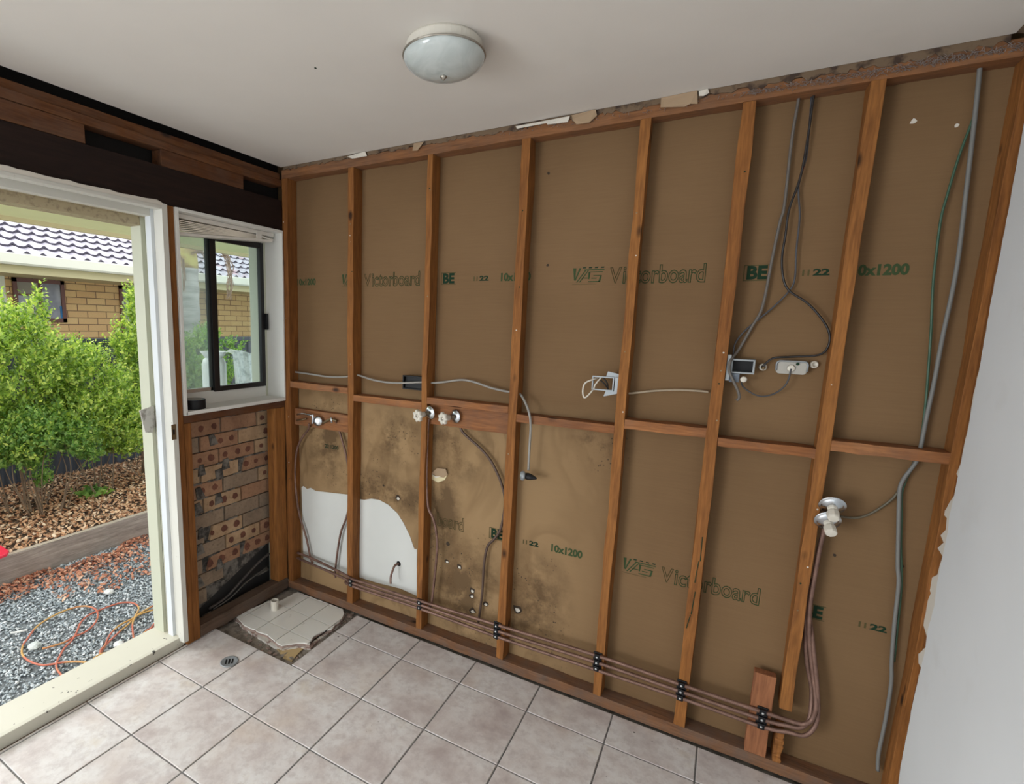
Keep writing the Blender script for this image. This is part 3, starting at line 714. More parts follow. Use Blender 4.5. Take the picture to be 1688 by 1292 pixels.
for k in range(700):
    u = rr.uniform(1225, 1688) if rr.random() < .85 else rr.uniform(820, 1225); v = 207 - .1665 * (u - 855) + 9 + rr.uniform(-3, 4) * (1.5 if u > 1300 else 1)
    if u > 1500: v -= 2
    p = Q(u, v, 'y', -.006); d = Vector((rr.uniform(-1, 1), rr.uniform(-.5, .2), rr.uniform(-.7, .5))).normalized() * rr.uniform(.003, .014)
    m.tube([p, p + d * .6 + Vector((0, -.002, 0)), p + d], .0008, HAIR, 3, smooth=False)
tag(m.build('plaster_fibre'), 'dirty fibrous plaster hair hanging along the top plate at the right', 'plaster fibre', kind='stuff')
m = MB(); m.prism([(2.725, -.004, CZ + .001), (2.772, -.004, CZ - .012), (2.772, -1.2, CZ - .012), (2.725, -1.2, CZ + .001)], (0, 0, .004), TANG)
tag(m.build('cornice_remnant'), 'brown strip of cornice bed along ceiling over the white wall', 'cornice remains')

# white board patches (hole through the brown sheet)
pA = [(497, 803), (500, 801), (506, 806), (512, 804), (520, 809), (545, 812), (572, 815), (575, 815), (575, 948), (560, 944), (530, 935), (500, 921)]
pB = [(588, 822), (600, 824), (612, 822), (625, 824), (640, 832), (655, 846), (665, 862), (675, 882), (683, 905), (687, 905), (687, 982), (660, 970), (620, 960), (588, 950)]
m = MB(); m.prism([Q(u, v, 'y', BY - .0025) for u, v in pA], (0, .002, 0), WBOARD)
tag(m.build('white_board_patch'), 'torn-edged white board area in the bay beside the window', 'wall board')
m = MB(); m.prism([Q(u, v, 'y', BY - .0025) for u, v in pB], (0, .002, 0), WBOARD)
wp = tag(m.build('white_board_patch'), 'white board area with curved right edge, between second and third studs', 'wall board')
hp = Q(657, 929, 'y', BY - .0035); m = MB(); m.lathe([(.0001, 0), (.013, 0), (.014, .001)], BLACK, 16, axisM(hp, (0, 1, 0))); m.build('pipe_hole', wp)
m = MB(); hp = Q(724, 786, 'y', BY - .004)
m.prism([Q(u, v, 'y', BY - .006) + Vector((0, -.012 if i in (1, 2) else 0, 0)) for i, (u, v) in enumerate(((711, 780), (722, 771), (736, 772), (738, 782), (732, 787), (722, 786)))], (0, .003, 0), TAN)
m.prism([Q(u, v, 'y', BY - .004) for u, v in ((710, 782), (720, 786), (737, 783), (733, 791), (722, 795), (712, 790))], (0, .002, 0), CREAM2)
m.prism([Q(u, v, 'y', BY - .007) for u, v in ((711, 781), (718, 785), (727, 785), (718, 788))], (0, .002, 0), PLCR)
tag(m.build('torn_board_flap'), 'torn flap of brown board paper below the left star-handled tap', 'torn paper')
for (u, v, r) in ((656, 821, .016), (737, 925, .012), (757, 934, .014), (778, 973, .015), (778, 982, .014), (800, 995, .015), (779, 1007, .017), (852, 1004, .02), (738, 896, .01), (904, 285, .006), (903, 437, .006), (632, 800, .006), (1505, 200, .007), (1577, 207, .006), (1487, 933, .006), (1376, 915, .005)):
    m = MB(); p = Q(u, v, 'y', BY - .001); a = [(p.x + r * (1 + R.uniform(-.35, .35)) * math.cos(t * .785), BY - .0012, p.z + r * (1 + R.uniform(-.35, .35)) * math.sin(t * .785)) for t in range(8)]
    m.prism(a, (0, .001, 0), PLCR if u > 1500 and v < 300 else HOLE)
    if r > .01: m.prism([(p.x + (q[0] - p.x) * .55 + .002, BY - .0022, p.z + (q[2] - p.z) * .5 - .003) for q in a], (0, .001, 0), PLCR)
    m.build('screw_hole', wb)

# printing on the board
def text(s, x, z, h, width, m, outline=False, parent=None, bold=.0):
    cu = bpy.data.curves.new('t', 'FONT'); cu.body = s; cu.size = 1; cu.resolution_u = 3
    if outline: cu.fill_mode = 'NONE'; cu.bevel_depth = .018; cu.bevel_resolution = 0; cu.offset = .008
    else: cu.offset = bold
    o = bpy.data.objects.new('t', cu); COL.objects.link(o); bpy.context.view_layer.update()
    me = bpy.data.meshes.new_from_object(o.evaluated_get(bpy.context.evaluated_depsgraph_get())); bpy.data.objects.remove(o)
    vs = np.array([v.co[:] for v in me.vertices]); lo, hi = vs.min(0), vs.max(0)
    sx = width / (hi[0] - lo[0]); sz = h / (hi[1] - lo[1])
    for v in me.vertices:
        c = v.co.copy(); v.co = Vector(((c.x - lo[0]) * sx, -c.z * .02, (c.y - lo[1]) * sz))
    me.materials.clear(); me.materials.append(m)
    for p in me.polygons: p.material_index = 0
    ob = bpy.data.objects.new('printed_lettering', me); COL.objects.link(ob)
    ob.parent = parent; ob.location = Vector((x, BY - .0012, z)) - wloc(parent); return ob
def logo(x, z, m, parent):
    b = MB(); h = .068
    def P(pts, mm=m): b.prism([(x + px * .125, BY - .0008, z + pz * h) for px, pz in pts], (0, -.0005, 0), mm)
    for k in range(4): P([(0.30 + k * .19, .93), (.40 + k * .19, .93), (.42 + k * .19, 1.0), (.32 + k * .19, 1.0)], INKD)
    P([(.0, .95), (.10, .95), (.08, .25), (.05, .25)]); P([(.20, .95), (.26, .95), (.10, .22), (.06, .22)])
    for a in (0, .09): P([(.12 + a, .12), (.16 + a, .12), (.42 + a, .80), (.38 + a, .80)])
    P([(.36, .80), (1.0, .80), (.98, .86), (.36, .86)]); P([(.50, .68), (.95, .68), (.94, .73), (.50, .73)])
    P([(.50, .30), (.54, .30), (.56, .70), (.50, .70)]); P([(.50, .12), (.86, .12), (.88, .18), (.50, .18)]); P([(.60, .32), (.76, .32), (.77, .37), (.60, .37)])
    P([(.82, .14), (.88, .14), (.92, .50), (.87, .50)]); P([(.66, .47), (.92, .47), (.92, .52), (.66, .52)]); P([(.3, .34), (.5, .34), (.5, .39), (.3, .39)])
    P([(.0, .0), (.75, .0), (.75, .02), (.0, .02)], INKP)
    b.build('printed_mark', parent)
for (x, z, part) in ((1.572, 1.768, 0), (.360, 1.775, 0), (-.858, 1.776, 0), (1.861, .592, 0), (.661, .592, 1)):
    if 0 < x and not part: logo(x, z + .002, INK, wb)
    for s, dx, w_, h_, mm, ol, dz in (('V', .145, .045, .062, INKP, True, .004), ('ictorboard', .195, .285, .070, INK, True, .001), ('BE', .607, .06, .047, INKD, False, .009), ('11', .765, .020, .020, INKP, False, .018), ('22', .794, .045, .022, INKD, False, .018), ('10x1200', .897, .137, .036, INK, False, .014)):
        if part and dx < .2:
            if dx > .15: text('board', x + .312, z + dz, h_, .15, INKP, True, wb)
            continue
        if x + dx < .03 or x + dx + w_ > 2.76: continue
        text(s, x + dx, z + dz, h_, w_, mm, ol, wb, .045)
    xx = x + .597
    if .03 < xx < 2.7:
        b = MB()
        for a, c in (((0, 0), (.003, .055)), ((0, 0), (.076, .003)), ((0, .052), (.076, .055))): b.box((xx + a[0], BY - .0014, z + .004 + a[1]), (xx + c[0], BY - .0004, z + .004 + c[1]), INKP)
        b.build('printed_border', wb)
text('22 1200', .235, .888, .022, .10, INKD, False, wb, .02)

# ------------------------------------------------------------------ pipes
ZP = (.219, .194, .167)
pr_ = []
def pipe(name, pts, r, mt_, label, cat='pipe', group=None, n=8):
    m = MB(); m.tube(pts, r, mt_, n); o = m.build(name, smooth=True); tag(o, label, cat, group); pr_.append(o); return o
def QQ(pts, y): return [Q(u, v, 'y', y) for u, v in pts]
YF = -.012
bend = [Vector((2.49, YF, .236)), Vector((2.512, YF, .243)), Vector((2.53, -.005, .262)), Q(1345, 1166, 'y', 0), Q(1343, 1133, 'y', .012), Q(1339, 1098, 'y', .02), Q(1334, 1050, 'y', .02), Q(1335, 999.5, 'y', .02), Q(1342, 955, 'y', .02), Q(1350, 909, 'y', .02), Q(1357, 879, 'y', .02), Q(1362, 858, 'y', .01)]
top_run = [Vector((.05, .03, .222)), Vector((.2, .03, .214)), Vector((.44, .0, .205)), Vector((.5, YF, .202)), Vector((.6, YF, .205)), Vector((.75, YF, .206)), Vector((.85, YF, .205)), Vector((.94, YF, .210)), Vector((1.36, YF, .222)), Vector((1.81, YF, .236)), Vector((2.13, YF, .233)), Vector((2.39, YF, .234))]
pipe('copper_pipe', top_run + bend, .0075, COPPER, 'topmost long copper pipe of three, bending up beside the cut stud to the grey taps')
mid = [Vector((.05, .028, .19)), Vector((.44, .0, .182)), Vector((.5, YF, .18)), Vector((.94, YF, .189)), Vector((1.36, YF, .192)), Vector((1.81, YF, .205)), Vector((2.13, YF, .204)), Vector((2.39, YF, .205)), Vector((2.46, YF, .213)), Vector((2.50, YF, .222)), Vector((2.522, .0, .25)), Vector((2.527, .015, .29)), Q(1338, 1133, 'y', .03), Q(1331, 1095, 'y', .03), Q(1328, 1050, 'y', .03), Q(1331, 1000, 'y', .03), Q(1338, 955, 'y', .03)]
pipe('copper_pipe', mid, .0075, COPPER, 'middle long copper pipe of three clipped across the foot of the studs')
low = [Vector((.44, .01, .165)), Vector((.5, YF, .161)), Vector((.94, YF, .168)), Vector((1.36, YF, .163)), Vector((1.81, YF, .171)), Vector((2.13, YF, .177)), Vector((2.39, YF, .176)), Vector((2.47, YF, .190)), Vector((2.515, YF, .198)), Vector((2.541, .0, .235)), Vector((2.545, .005, .29)), Q(1347, 1133, 'y', .008), Q(1343, 1090, 'y', .015), Q(1338, 1045, 'y', .025), Q(1334, 1005, 'y', .04), Q(1337, 970, 'y', .045)]
pipe('copper_pipe', low, .0075, COPPER, 'lowest long copper pipe of three, with the widest bend at the right')
pipe('copper_pipe', [Q(509.5, 699, 'y', .01)] + QQ(((508, 708), (498, 721), (490, 740), (487, 762), (486.6, 790), (489, 820)), .03) + QQ(((494, 850), (504, 883), (512, 920), (516, 928)), .045), .006, COPPER, 'thin curved pipe dropping from broken chrome tap, beside the window corner')
pipe('copper_pipe', [Q(553, 693, 'y', .02)] + QQ(((556, 700), (560, 712), (565, 730), (570, 748), (577, 790), (576, 830), (570, 856), (562, 877), (556, 912), (552.4, 945), (553, 952)), .045), .006, COPPER, 'dark pipe running down just left of the second stud')
pipe('copper_pipe', QQ(((707, 690), (705.8, 700), (704.6, 727), (703.5, 765), (703.4, 800), (705.9, 835.5), (713, 852), (718, 870), (720.7, 898), (719, 925), (716.2, 954), (712, 990)), .02) + [Q(710, 998, 'y', -.004)], .0065, COPPER, 'pipe hanging from left star-handled tap beside the third stud')
pipe('copper_pipe', QQ(((756, 690), (757.8, 699), (762, 711), (774, 723), (791, 738), (806, 755), (817, 774), (826.6, 797), (832, 822), (830, 850), (824, 875), (813, 890), (803.6, 901), (798, 930), (795, 977), (789, 1022)), .045) + [Q(787.3, 1029, 'y', -.004)], .0062, mat('dark_copper', (.10, .065, .05), .55, .4), 'pipe sweeping from right star-handled tap toward the fourth stud')
pipe('copper_pipe', [Q(657, 929, 'y', BY - .004), Q(651, 932, 'y', .035), Q(646.6, 942, 'y', .015), Q(644, 952, 'y', .0), Q(644, 962, 'y', -.008)], .006, COPPER, 'short bent pipe coming out of black hole in the white board')

# clips
def clips(u, v, n, label, y=-.021, dz=.027):
    p = Q(u, v, 'y', y); e = empty('pipe_clip', (p.x, 0, p.z), label, 'pipe clip', 'black pipe clips along the foot of the wall')
    for k in range(n):
        zz = p.z + ((n - 1) / 2 - k) * dz
        m = MB(); m.box((p.x - .011, y, zz - .011), (p.x + .011, -.0015, zz + .011), BLACK); m.box((p.x - .017, -.008, zz - .014), (p.x + .017, -.0012, zz + .014), BLACK)
        c = m.build('clip', e, bevel=.002)
        m = MB(); m.lathe([(.0045, 0), (.004, .002), (.0001, .003)], ALU, 10, axisM((p.x, y - .0003, zz), (0, -1, 0))); m.build('screw', c)
clips(577, 961, 2, 'pair of small black pipe clips on foot of the second stud', dz=.022)
clips(690.5, 998, 2, 'black pipe clips on the third stud, under the first tap')
clips(817, 1041, 3, 'stack of black pipe clips on the fourth stud'); clips(983, 1093, 3, 'stack of black pipe clips on the fifth stud')
clips(1122, 1141, 3, 'stack of black pipe clips on the sixth stud, below the split'); clips(1256, 1187, 3, 'stack of three black pipe clips on the reddish block', y=-.022)

# ------------------------------------------------------------------ taps
def star_tap(p, label, tilt, hd):
    e = empty('tap', p, label, 'tap', 'star-handled taps on the open wall')
    d = Vector(tilt).normalized(); M = axisM(p, d)
    m = MB(); m.lathe([(.031, 0), (.033, .002), (.031, .004), (.022, .010), (.014, .013), (.0001, .013)], CHROME, 28, M); m.build('flange', e, smooth=True)
    m = MB(); m.lathe([(.009, .008), (.009, .028), (.013, .030), (.013, .045), (.011, .046), (.011, .052)], BRASS, 16, M); m.build('spindle', e, smooth=True)
    m = MB(); m.lathe([(.0135, .040), (.014, .060), (.015, .074)], WPL, 20, M); m.lathe([(.020, .066), (.0265, .071), (.0265, .084), (.021, .088), (.010, .0875), (.0095, .084), (.0001, .084)], WPL, 56, M, star=(7, .13)); h = m.build('handle', e, smooth=True)
    m = MB(); m.lathe([(.0085, .0842), (.007, .086), (.0001, .0865)], NICK, 14, M); m.build('cap', h, smooth=True)
    return e
star_tap(Q(709, 680, 'y', -.004), 'star-handled cream tap on third stud, left one of the pair', (-.30, -1, -.10), None)
star_tap(Q(751, 686, 'y', .022), 'star-handled cream tap on backing board, right one of the pair', (-.36, -1, -.04), None)
def hose_tap(p, label, d1, low):
    e = empty('hose_tap', p, label, 'tap', 'washing machine taps on the seventh stud'); M = axisM(p, d1)
    m = MB(); m.lathe([(.036, 0), (.038, .002), (.0365, .005), (.031, .0035), (.029, .007), (.022, .009), (.014, .014), (.0001, .014)], CHROME, 32, M); m.build('flange', e, smooth=True)
    m = MB(); m.lathe([(.013, .008), (.0145, .012), (.0145, .022), (.0105, .024), (.0105, .030), (.0165, .033), (.0175, .036), (.0175, .056), (.015, .062), (.0001, .063)], WPL, 8, M); m.build('body', e, bevel=.001)
    return e
hose_tap(Q(1372, 832, 'y', -.012), 'upper washing machine tap with hexagonal white cap, right of seventh stud', (.0, -.86, -.50), 0)
hose_tap(Q(1364, 857, 'y', -.012), 'lower washing machine tap overlapping the upper one, right of seventh stud', (.10, -.88, -.42), 1)
# broken chrome wall tap
p = Q(518, 690, 'y', .0); e = empty('broken_tap', p, 'broken chrome wall tap with bent spout and loose flange, bay beside the window', 'tap')
m = MB(); m.tube([Q(490, 683, 'y', -.01), Q(500, 682, 'y', -.012), Q(514, 685, 'y', -.014)], .0055, CHROME, 10); m.tube([Q(516, 683, 'y', -.014), Q(515.5, 690, 'y', -.014), Q(515, 698, 'y', -.012)], .0065, CHROME, 10); m.build('spout', e, smooth=True)
m = MB(); m.lathe([(.027, 0), (.028, .002), (.025, .005), (.016, .009), (.009, .010), (.0001, .010)], CHROME, 24, axisM(Q(524, 694, 'y', .008), (.35, -1, 0))); m.build('flange', e, smooth=True)
m = MB(); m.tube([Q(489, 693, 'y', .01), Q(505, 690, 'y', .012)], .005, BRASS, 8); m.build('left_inlet_fitting', e, smooth=True); m = MB(); m.tube([Q(533, 697, 'y', .015), Q(545, 691, 'y', .014), Q(555, 694, 'y', .015)], .0065, BRASS, 8); m.tube([Q(546, 688, 'y', .01), Q(547, 697, 'y', .01)], .005, ALU, 8)
m.build('right_inlet_fitting', e, smooth=True)

# ------------------------------------------------------------------ cables and boxes
cab = [Q(484, 612, 'y', .05), Q(487, 613, 'y', .045), Q(514.5, 617, 'y', .03), Q(541.7, 621, 'y', .03), Q(570, 621, 'y', .035), Q(582, 618, 'y', .035), Q(591.8, 618.6, 'y', .035), Q(612.6, 625.4, 'y', .02), Q(637, 630, 'y', .015), Q(664, 631, 'y', .015), Q(690, 630, 'y', .03), Q(702, 630, 'y', .04), Q(712, 631, 'y', .04), Q(732.5, 629.5, 'y', .03), Q(760, 626, 'y', .025), Q(781.5, 629.5, 'y', .025), Q(809, 639, 'y', .03), Q(834.7, 645, 'y', .04), Q(845, 646, 'y', .04), Q(856.5, 648.6, 'y', .03), Q(866, 663.5, 'y', .0), Q(872.8, 682.6, 'y', -.014), Q(874.7, 704, 'y', -.012), Q(872.8, 737, 'y', -.002), Q(871, 775, 'y', .0)]
pipe('power_cable', cab, .0052, CABG, 'long light grey cable threaded through the left studs, hanging down at fourth stud', 'cable')
p = Q(871, 784, 'y', 0); e = empty('capped_cable_end', p, 'taped cable joint with clear round cap, hanging at end of grey cable', 'cable joint')
m = MB(); m.lathe([(.0185, -.004), (.021, 0), (.021, .006), (.017, .012), (.0155, .012), (.0155, .002), (.0001, .002)], GALV, 20, axisM(Q(863, 784, 'y', -.01), (-.9, -.5, .1))); m.build('cap', e, smooth=True)
m = MB(); m.lathe([(.013, 0), (.0155, .012), (.013, .028), (.009, .04), (.004, .052)], BLACK, 9, axisM(Q(866, 784, 'y', -.004), (1, -.1, -.03))); m.build('black_tape', e)
def frame(m, x0, x1, z0, z1, yf, yb, t, mt_):
    m.box((x0, yf, z0), (x1, yb, z0 + t), mt_); m.box((x0, yf, z1 - t), (x1, yb, z1), mt_); m.box((x0, yf, z0 + t), (x0 + t, yb, z1 - t), mt_); m.box((x1 - t, yf, z0 + t), (x1, yb, z1 - t), mt_)
a = Q(665, 618, 'y', .03); b = Q(690, 643, 'y', .03)
e = empty('black_bracket', (a.x, .03, b.z), 'black plastic mounting bracket fixed left of the third stud behind grey cable', 'bracket')
m = MB(); frame(m, a.x, .905, b.z, a.z, .022, .045, .006, BLACK); m.build('box_frame', e, bevel=.001)
m = MB(); m.box((a.x + .006, .04, a.z - .036), (.905, .044, a.z - .006), BLACK); m.box((a.x + .006, .036, b.z + .006), (.905, .044, b.z + .040), BLACK); m.build('back_plate', e)
a = Q(977, 619, 'y', .004); b = Q(1011, 645, 'y', .004)
e = empty('galvanised_bracket', (a.x, 0, b.z), 'open galvanised outlet bracket with loose wires on left side of fifth stud', 'bracket')
m = MB(); frame(m, a.x, b.x, b.z, a.z, .0, .016, .0045, GALV); m.build('box_frame', e)
m = MB(); t = Q(1004, 613, 'y', .01); m.prism([Vector((t.x - .01, .010, a.z)), Vector((1.794, .010, a.z - .006)), Vector((1.794, .010, a.z + .012)), Vector((t.x - .004, .010, a.z + .020))], (0, .006, 0), GALV)
m.prism([Vector((t.x - .014, .010, b.z - .024)), Vector((1.794, .010, b.z - .008)), Vector((1.794, .010, b.z + .01)), Vector((t.x - .006, .010, b.z + .001))], (0, .006, 0), GALV); m.box((1.782, .0, b.z), (1.7945, .016, a.z), GALV); m.build('fixing_tabs', e)
m = MB(); m.tube([Q(986, 623, 'y', .02), Q(975.7, 626, 'y', -.01), Q(964, 632, 'y', -.02), Q(960.6, 645, 'y', -.022), Q(963, 655, 'y', -.02), Q(969, 652, 'y', -.015), Q(977, 643, 'y', .0)], .0032, WPL, 8)
m.tube([Q(991, 622, 'y', .01), Q(981, 634, 'y', -.004), Q(979, 641, 'y', .0)], .003, WPL, 8); m.build('white_wires', e, smooth=True)
m = MB(); m.tube([Q(987, 624, 'y', .015), Q(997, 633, 'y', .02), Q(1003, 642, 'y', .03)], .003, CABK, 6); m.tube([Q(994, 622, 'y', .015), Q(1001, 632, 'y', .02), Q(1002, 643, 'y', .03)], .003, CABK, 6); m.build('dark_wires', e, smooth=True)
pipe('power_cable', QQ(((1028, 649), (1036, 648.5), (1060, 646), (1082, 643.8), (1117, 642.6), (1150, 644), (1168, 646)), .05), .0045, mat('beige_cable', (.30, .235, .16), .6), 'thin beige cable between the fifth and sixth studs', 'cable')

# bay six
a = Q(1206, 591, 'y', .03); b = Q(1243, 615, 'y', .03)
e = empty('flush_box', (a.x, .03, b.z), 'blue-grey metal flush box with dark opening, right of the sixth stud', 'outlet box')
m = MB(); frame(m, a.x, b.x, b.z - .004, a.z, .02, .064, .006, GALV); m.box((a.x, .055, b.z), (b.x, .064, a.z), BLACK); m.build('box_body', e, bevel=.001)
a2 = Q(1199, 584, 'y', .03); m = MB(); m.box((2.150, .012, b.z - .03), (a.x - .0005, .035, a2.z), GALV); m.box((a.x, .018, b.z - .035), (a.x + .03, .03, b.z - .0045), mat('blue_grey_bracket', (.10, .12, .15), .5)); m.build('side_bracket', e, bevel=.001)
m = MB(); k = Q(1225, 625, 'y', .01); m.lathe([(.008, 0), (.010, .004), (.010, .010), (.005, .011)], WPL, 12, axisM(k, (.2, -1, 0))); m.build('white_clip', e, smooth=True)
a = Q(1281, 595, 'y', .045); b = Q(1329, 618, 'y', .045); cx_, cz_ = (a.x + b.x) / 2, (a.z + b.z) / 2
e = empty('telephone_socket', (cx_, .05, b.z), 'dusty white wall socket plate with rounded rim, right of the flush box', 'socket')
m = MB(); hw, hh = (b.x - a.x) / 2, (a.z - b.z) / 2
def rrect(hw, hh, r, y, n=4):
    P = []
    for sx, sz, a0 in ((1, 1, 0), (-1, 1, 90), (-1, -1, 180), (1, -1, 270)):
        for k in range(n + 1):
            t = math.radians(a0 + 90 * k / n); P.append((cx_ + sx * (hw - r) + r * math.cos(t), y, cz_ + sz * (hh - r) + r * math.sin(t)))
    return P
m.prism(rrect(hw, hh, .010, .040), (0, .029, 0), PLATE); m.build('plate', e, bevel=.002)
m = MB(); P = [Vector(q) for q in rrect(hw + .001, hh + .002, .012, .038)]; P = P[:10] ; P = [Vector((b.x + .0, .038, cz_ - .01))] + P + [Vector((a.x, .038, cz_ - .01))]
m.tube(P, .003, GALV, 6, smooth=False); m.build('rim', e, smooth=True)
m = MB(); q = Q(1304, 607, 'y', .036); m.lathe([(.012, 0), (.010, .003), (.0001, .003)], WPL, 14, axisM(q, (0, -1, 0))); m.build('cable_entry', e, smooth=True)
m = MB(); q = Q(1315, 600, 'y', .038); m.lathe([(.005, 0), (.0045, .0015), (.0001, .002)], INKD, 12, axisM(q, (0, -1, 0))); m.build('dark_screw', e)
for u, v, lb in ((1340, 601, 'white ring screw clip on board just right of the socket plate'), (1256, 605, 'brass and white coax connector on board, left of the socket plate')):
    q = Q(u, v, 'y', BY - .004); m = MB(); m.lathe([(.006, 0), (.012, .002), (.012, .012), (.008, .014), (.008, .004), (.0001, .004)], WPL, 14, axisM(q, (.3, -1, .1)))
    if u < 1300: m.lathe([(.006, .002), (.006, .02), (.003, .024)], BRASS, 10, axisM(q, (.2, -1, -.1)))
    tag(m.build('wall_clip', smooth=True), lb, 'clip')
pipe('power_cable', QQ(((1316, 162), (1315.6, 168.6), (1305, 232), (1293, 338.5), (1286, 365), (1273, 426), (1257, 505), (1239, 539), (1218, 576)), .05) + QQ(((1204, 595), (1202.5, 612), (1210, 630), (1216.7, 645), (1218.5, 655), (1214, 660)), .006), .0048, mat('grey_brown_cable', (.115, .10, .085), .6), 'grey cable dropping from top plate over the flush box, ending in a hook', 'cable')
pipe('data_cable', QQ(((1342, 156), (1340.8, 161), (1331.6, 227), (1319.6, 291), (1303, 338), (1298, 360), (1295, 386), (1289, 426), (1291.6, 460), (1302, 480), (1331, 499.5), (1355, 526), (1367, 549), (1365, 571), (1349.5, 585), (1307, 588), (1276, 590), (1262, 599), (1258, 604)), .045), .0034, CABK, 'black coax cable looping right beside the seventh stud to the small connector', 'cable')
pipe('data_cable', QQ(((1338, 158), (1334, 210), (1329, 259), (1316.5, 306), (1318.3, 357), (1312.7, 412), (1310, 460), (1299.5, 481), (1276, 505), (1249.5, 527), (1226, 547), (1211, 568), (1209, 590)), .052), .003, CABD, 'thin dark grey cable curving left from top plate to the flush box', 'cable')
pipe('data_cable', [Q(1222, 628, 'y', .02)] + QQ(((1224, 636), (1233, 644), (1246, 651), (1260.6, 653), (1278, 648), (1292.6, 637), (1299.7, 625), (1304, 608)), .032), .0026, CABD, 'thin cable loop hanging between flush box and socket plate', 'cable')
m = MB(); q1, q2 = Q(1324, 275, 'y', .049), Q(1319, 292, 'y', .049); m.tube([q1, q2], .0036, mat('red_marker', (.30, .04, .03), .6), 6)
tag(m.build('cable_tie', smooth=True), 'small red tag on the cables between the sixth and seventh studs', 'cable tag')
# last bay
cabA = QQ(((1615, 112), (1614.6, 119), (1608.4, 181), (1602, 237), (1593, 314), (1580.5, 419.5), (1570, 480), (1553, 560), (1540, 630), (1527, 690), (1518, 736), (1515, 748), (1509, 763), (1490.4, 788), (1483.4, 805), (1482, 830), (1481, 874), (1480, 932), (1481.5, 962), (1474.6, 1027.5), (1470, 1088), (1469, 1127), (1459.5, 1188), (1448.8, 1240), (1447, 1270)), .045)
pipe('power_cable', cabA, .0058, mat('pale_grey_cable', (.155, .155, .145), .6), 'thick pale grey cable down the rightmost bay to bottom plate', 'cable')
pipe('power_cable', QQ(((1608, 181), (1605, 193.4), (1580.5, 258.5), (1562, 320), (1551, 361), (1543.4, 419.5), (1538, 470), (1535, 540), (1531, 600), (1525.5, 668), (1517, 736), (1513, 748), (1506, 766), (1493, 792), (1486.5, 815), (1486, 850), (1485, 900), (1486, 962), (1480, 1027), (1474, 1090)), .052), .0035, CABT, 'thin green cable beside the thick grey one in the rightmost bay', 'cable')
pipe('power_cable', QQ(((1386, 850), (1390.6, 852), (1411.5, 853.3), (1430, 848.6), (1451, 837), (1471.8, 821), (1486, 801), (1500, 775), (1508, 758)), .05), .0038, mat('olive_cable', (.10, .085, .055), .55), 'dark cable curving from washing machine taps up to the rightmost noggin', 'cable')

# ------------------------------------------------------------------ left wall framing
m = MB(); m.beam('y', (-.07, -5.2, 2.077), (0.0, -.001, 2.232), WDK, 20, .001, 1)
tag(m.build('lintel_beam', bevel=.002), 'deep very dark brown lintel beam over the doorway and window', 'lintel')
m = MB(); m.beam('y', (-.07, -5.2, 2.302), (0.0, -.001, 2.335), WY, 26, .002, 2)
tag(m.build('top_plate', bevel=.002), 'lower brown top plate above the dark lintel', 'top plate')
m = MB(); m.beam('y', (-.075, -5.2, 2.336), (-.012, -.001, 2.372), WY, 26, .002, 12)
tag(m.build('top_plate', bevel=.002), 'upper brown top plate, set back just under the ceiling gap on window side', 'top plate')
for y0, y1, lb in ((-3.2, Q(141, 225, 'x', 0).y, 'reddish packing block above doorway, left of the black gap'), (Q(267, 268, 'x', 0).y, Q(402, 300, 'x', 0).y, 'reddish packing block above window, between two black gaps')):
    m = MB(); m.beam('y', (-.07, y0, 2.233), (-.004, y1, 2.301), WY, 6, .001, 3); tag(m.build('packing_block', bevel=.0015), lb, 'block')
m = MB(); m.beam('z', (-.07, -.676, 0), (.0, -.640, 2.076), WZ, 10, .001, 15); tag(m.build('wall_stud', bevel=.0015), 'reddish trimmer stud between door frame and window', 'stud', 'studs of the window wall')
m = MB(); m.beam('z', (-.07, -.638, 0), (.0, -.603, 1.106), WZ, 8, .001, 16); tag(m.build('wall_stud', bevel=.0015), 'short jack stud under left end of the window', 'stud', 'studs of the window wall')
m = MB(); m.beam('z', (-.07, -.074, .067), (-.001, -.004, 1.106), WZ, 8, .0015, 18); tag(m.build('wall_stud', bevel=.0015), 'broad reddish stud in the corner under the window', 'stud', 'studs of the window wall')
m = MB(); m.beam('y', (-.07, -.639, 1.108), (.0, -.004, 1.143), WY, 8, .0015, 19); tag(m.build('sill_trimmer', bevel=.0015), 'horizontal timber trimmer just below window sill', 'trimmer')
m = MB(); m.beam('y', (-.062, -.602, .002), (.004, -.004, .066), WYD, 8, .002, 20); tag(m.build('bottom_plate', bevel=.002), 'grey dusty bottom plate in front of the exposed bricks', 'bottom plate')
pipe('copper_pipe', [Q(345, 1003, 'x', -.085), Q(372, 985, 'x', -.085), Q(400, 955, 'x', -.085), Q(425, 928, 'x', -.085), Q(444, 912, 'x', -.085)], .007, mat('dark_pipe', (.07, .06, .055), .5), 'dark pipe slanting across the foot of the exposed bricks', 'pipe')
pipe('copper_pipe', [Q(352, 1004, 'x', -.08), Q(380, 985, 'x', -.08), Q(408, 958, 'x', -.08), Q(440, 935, 'x', -.08)], .004, mat('thin_dark_cable', (.10, .09, .08), .5), 'thin dark line slanting beneath the pipe at foot of bricks', 'pipe')

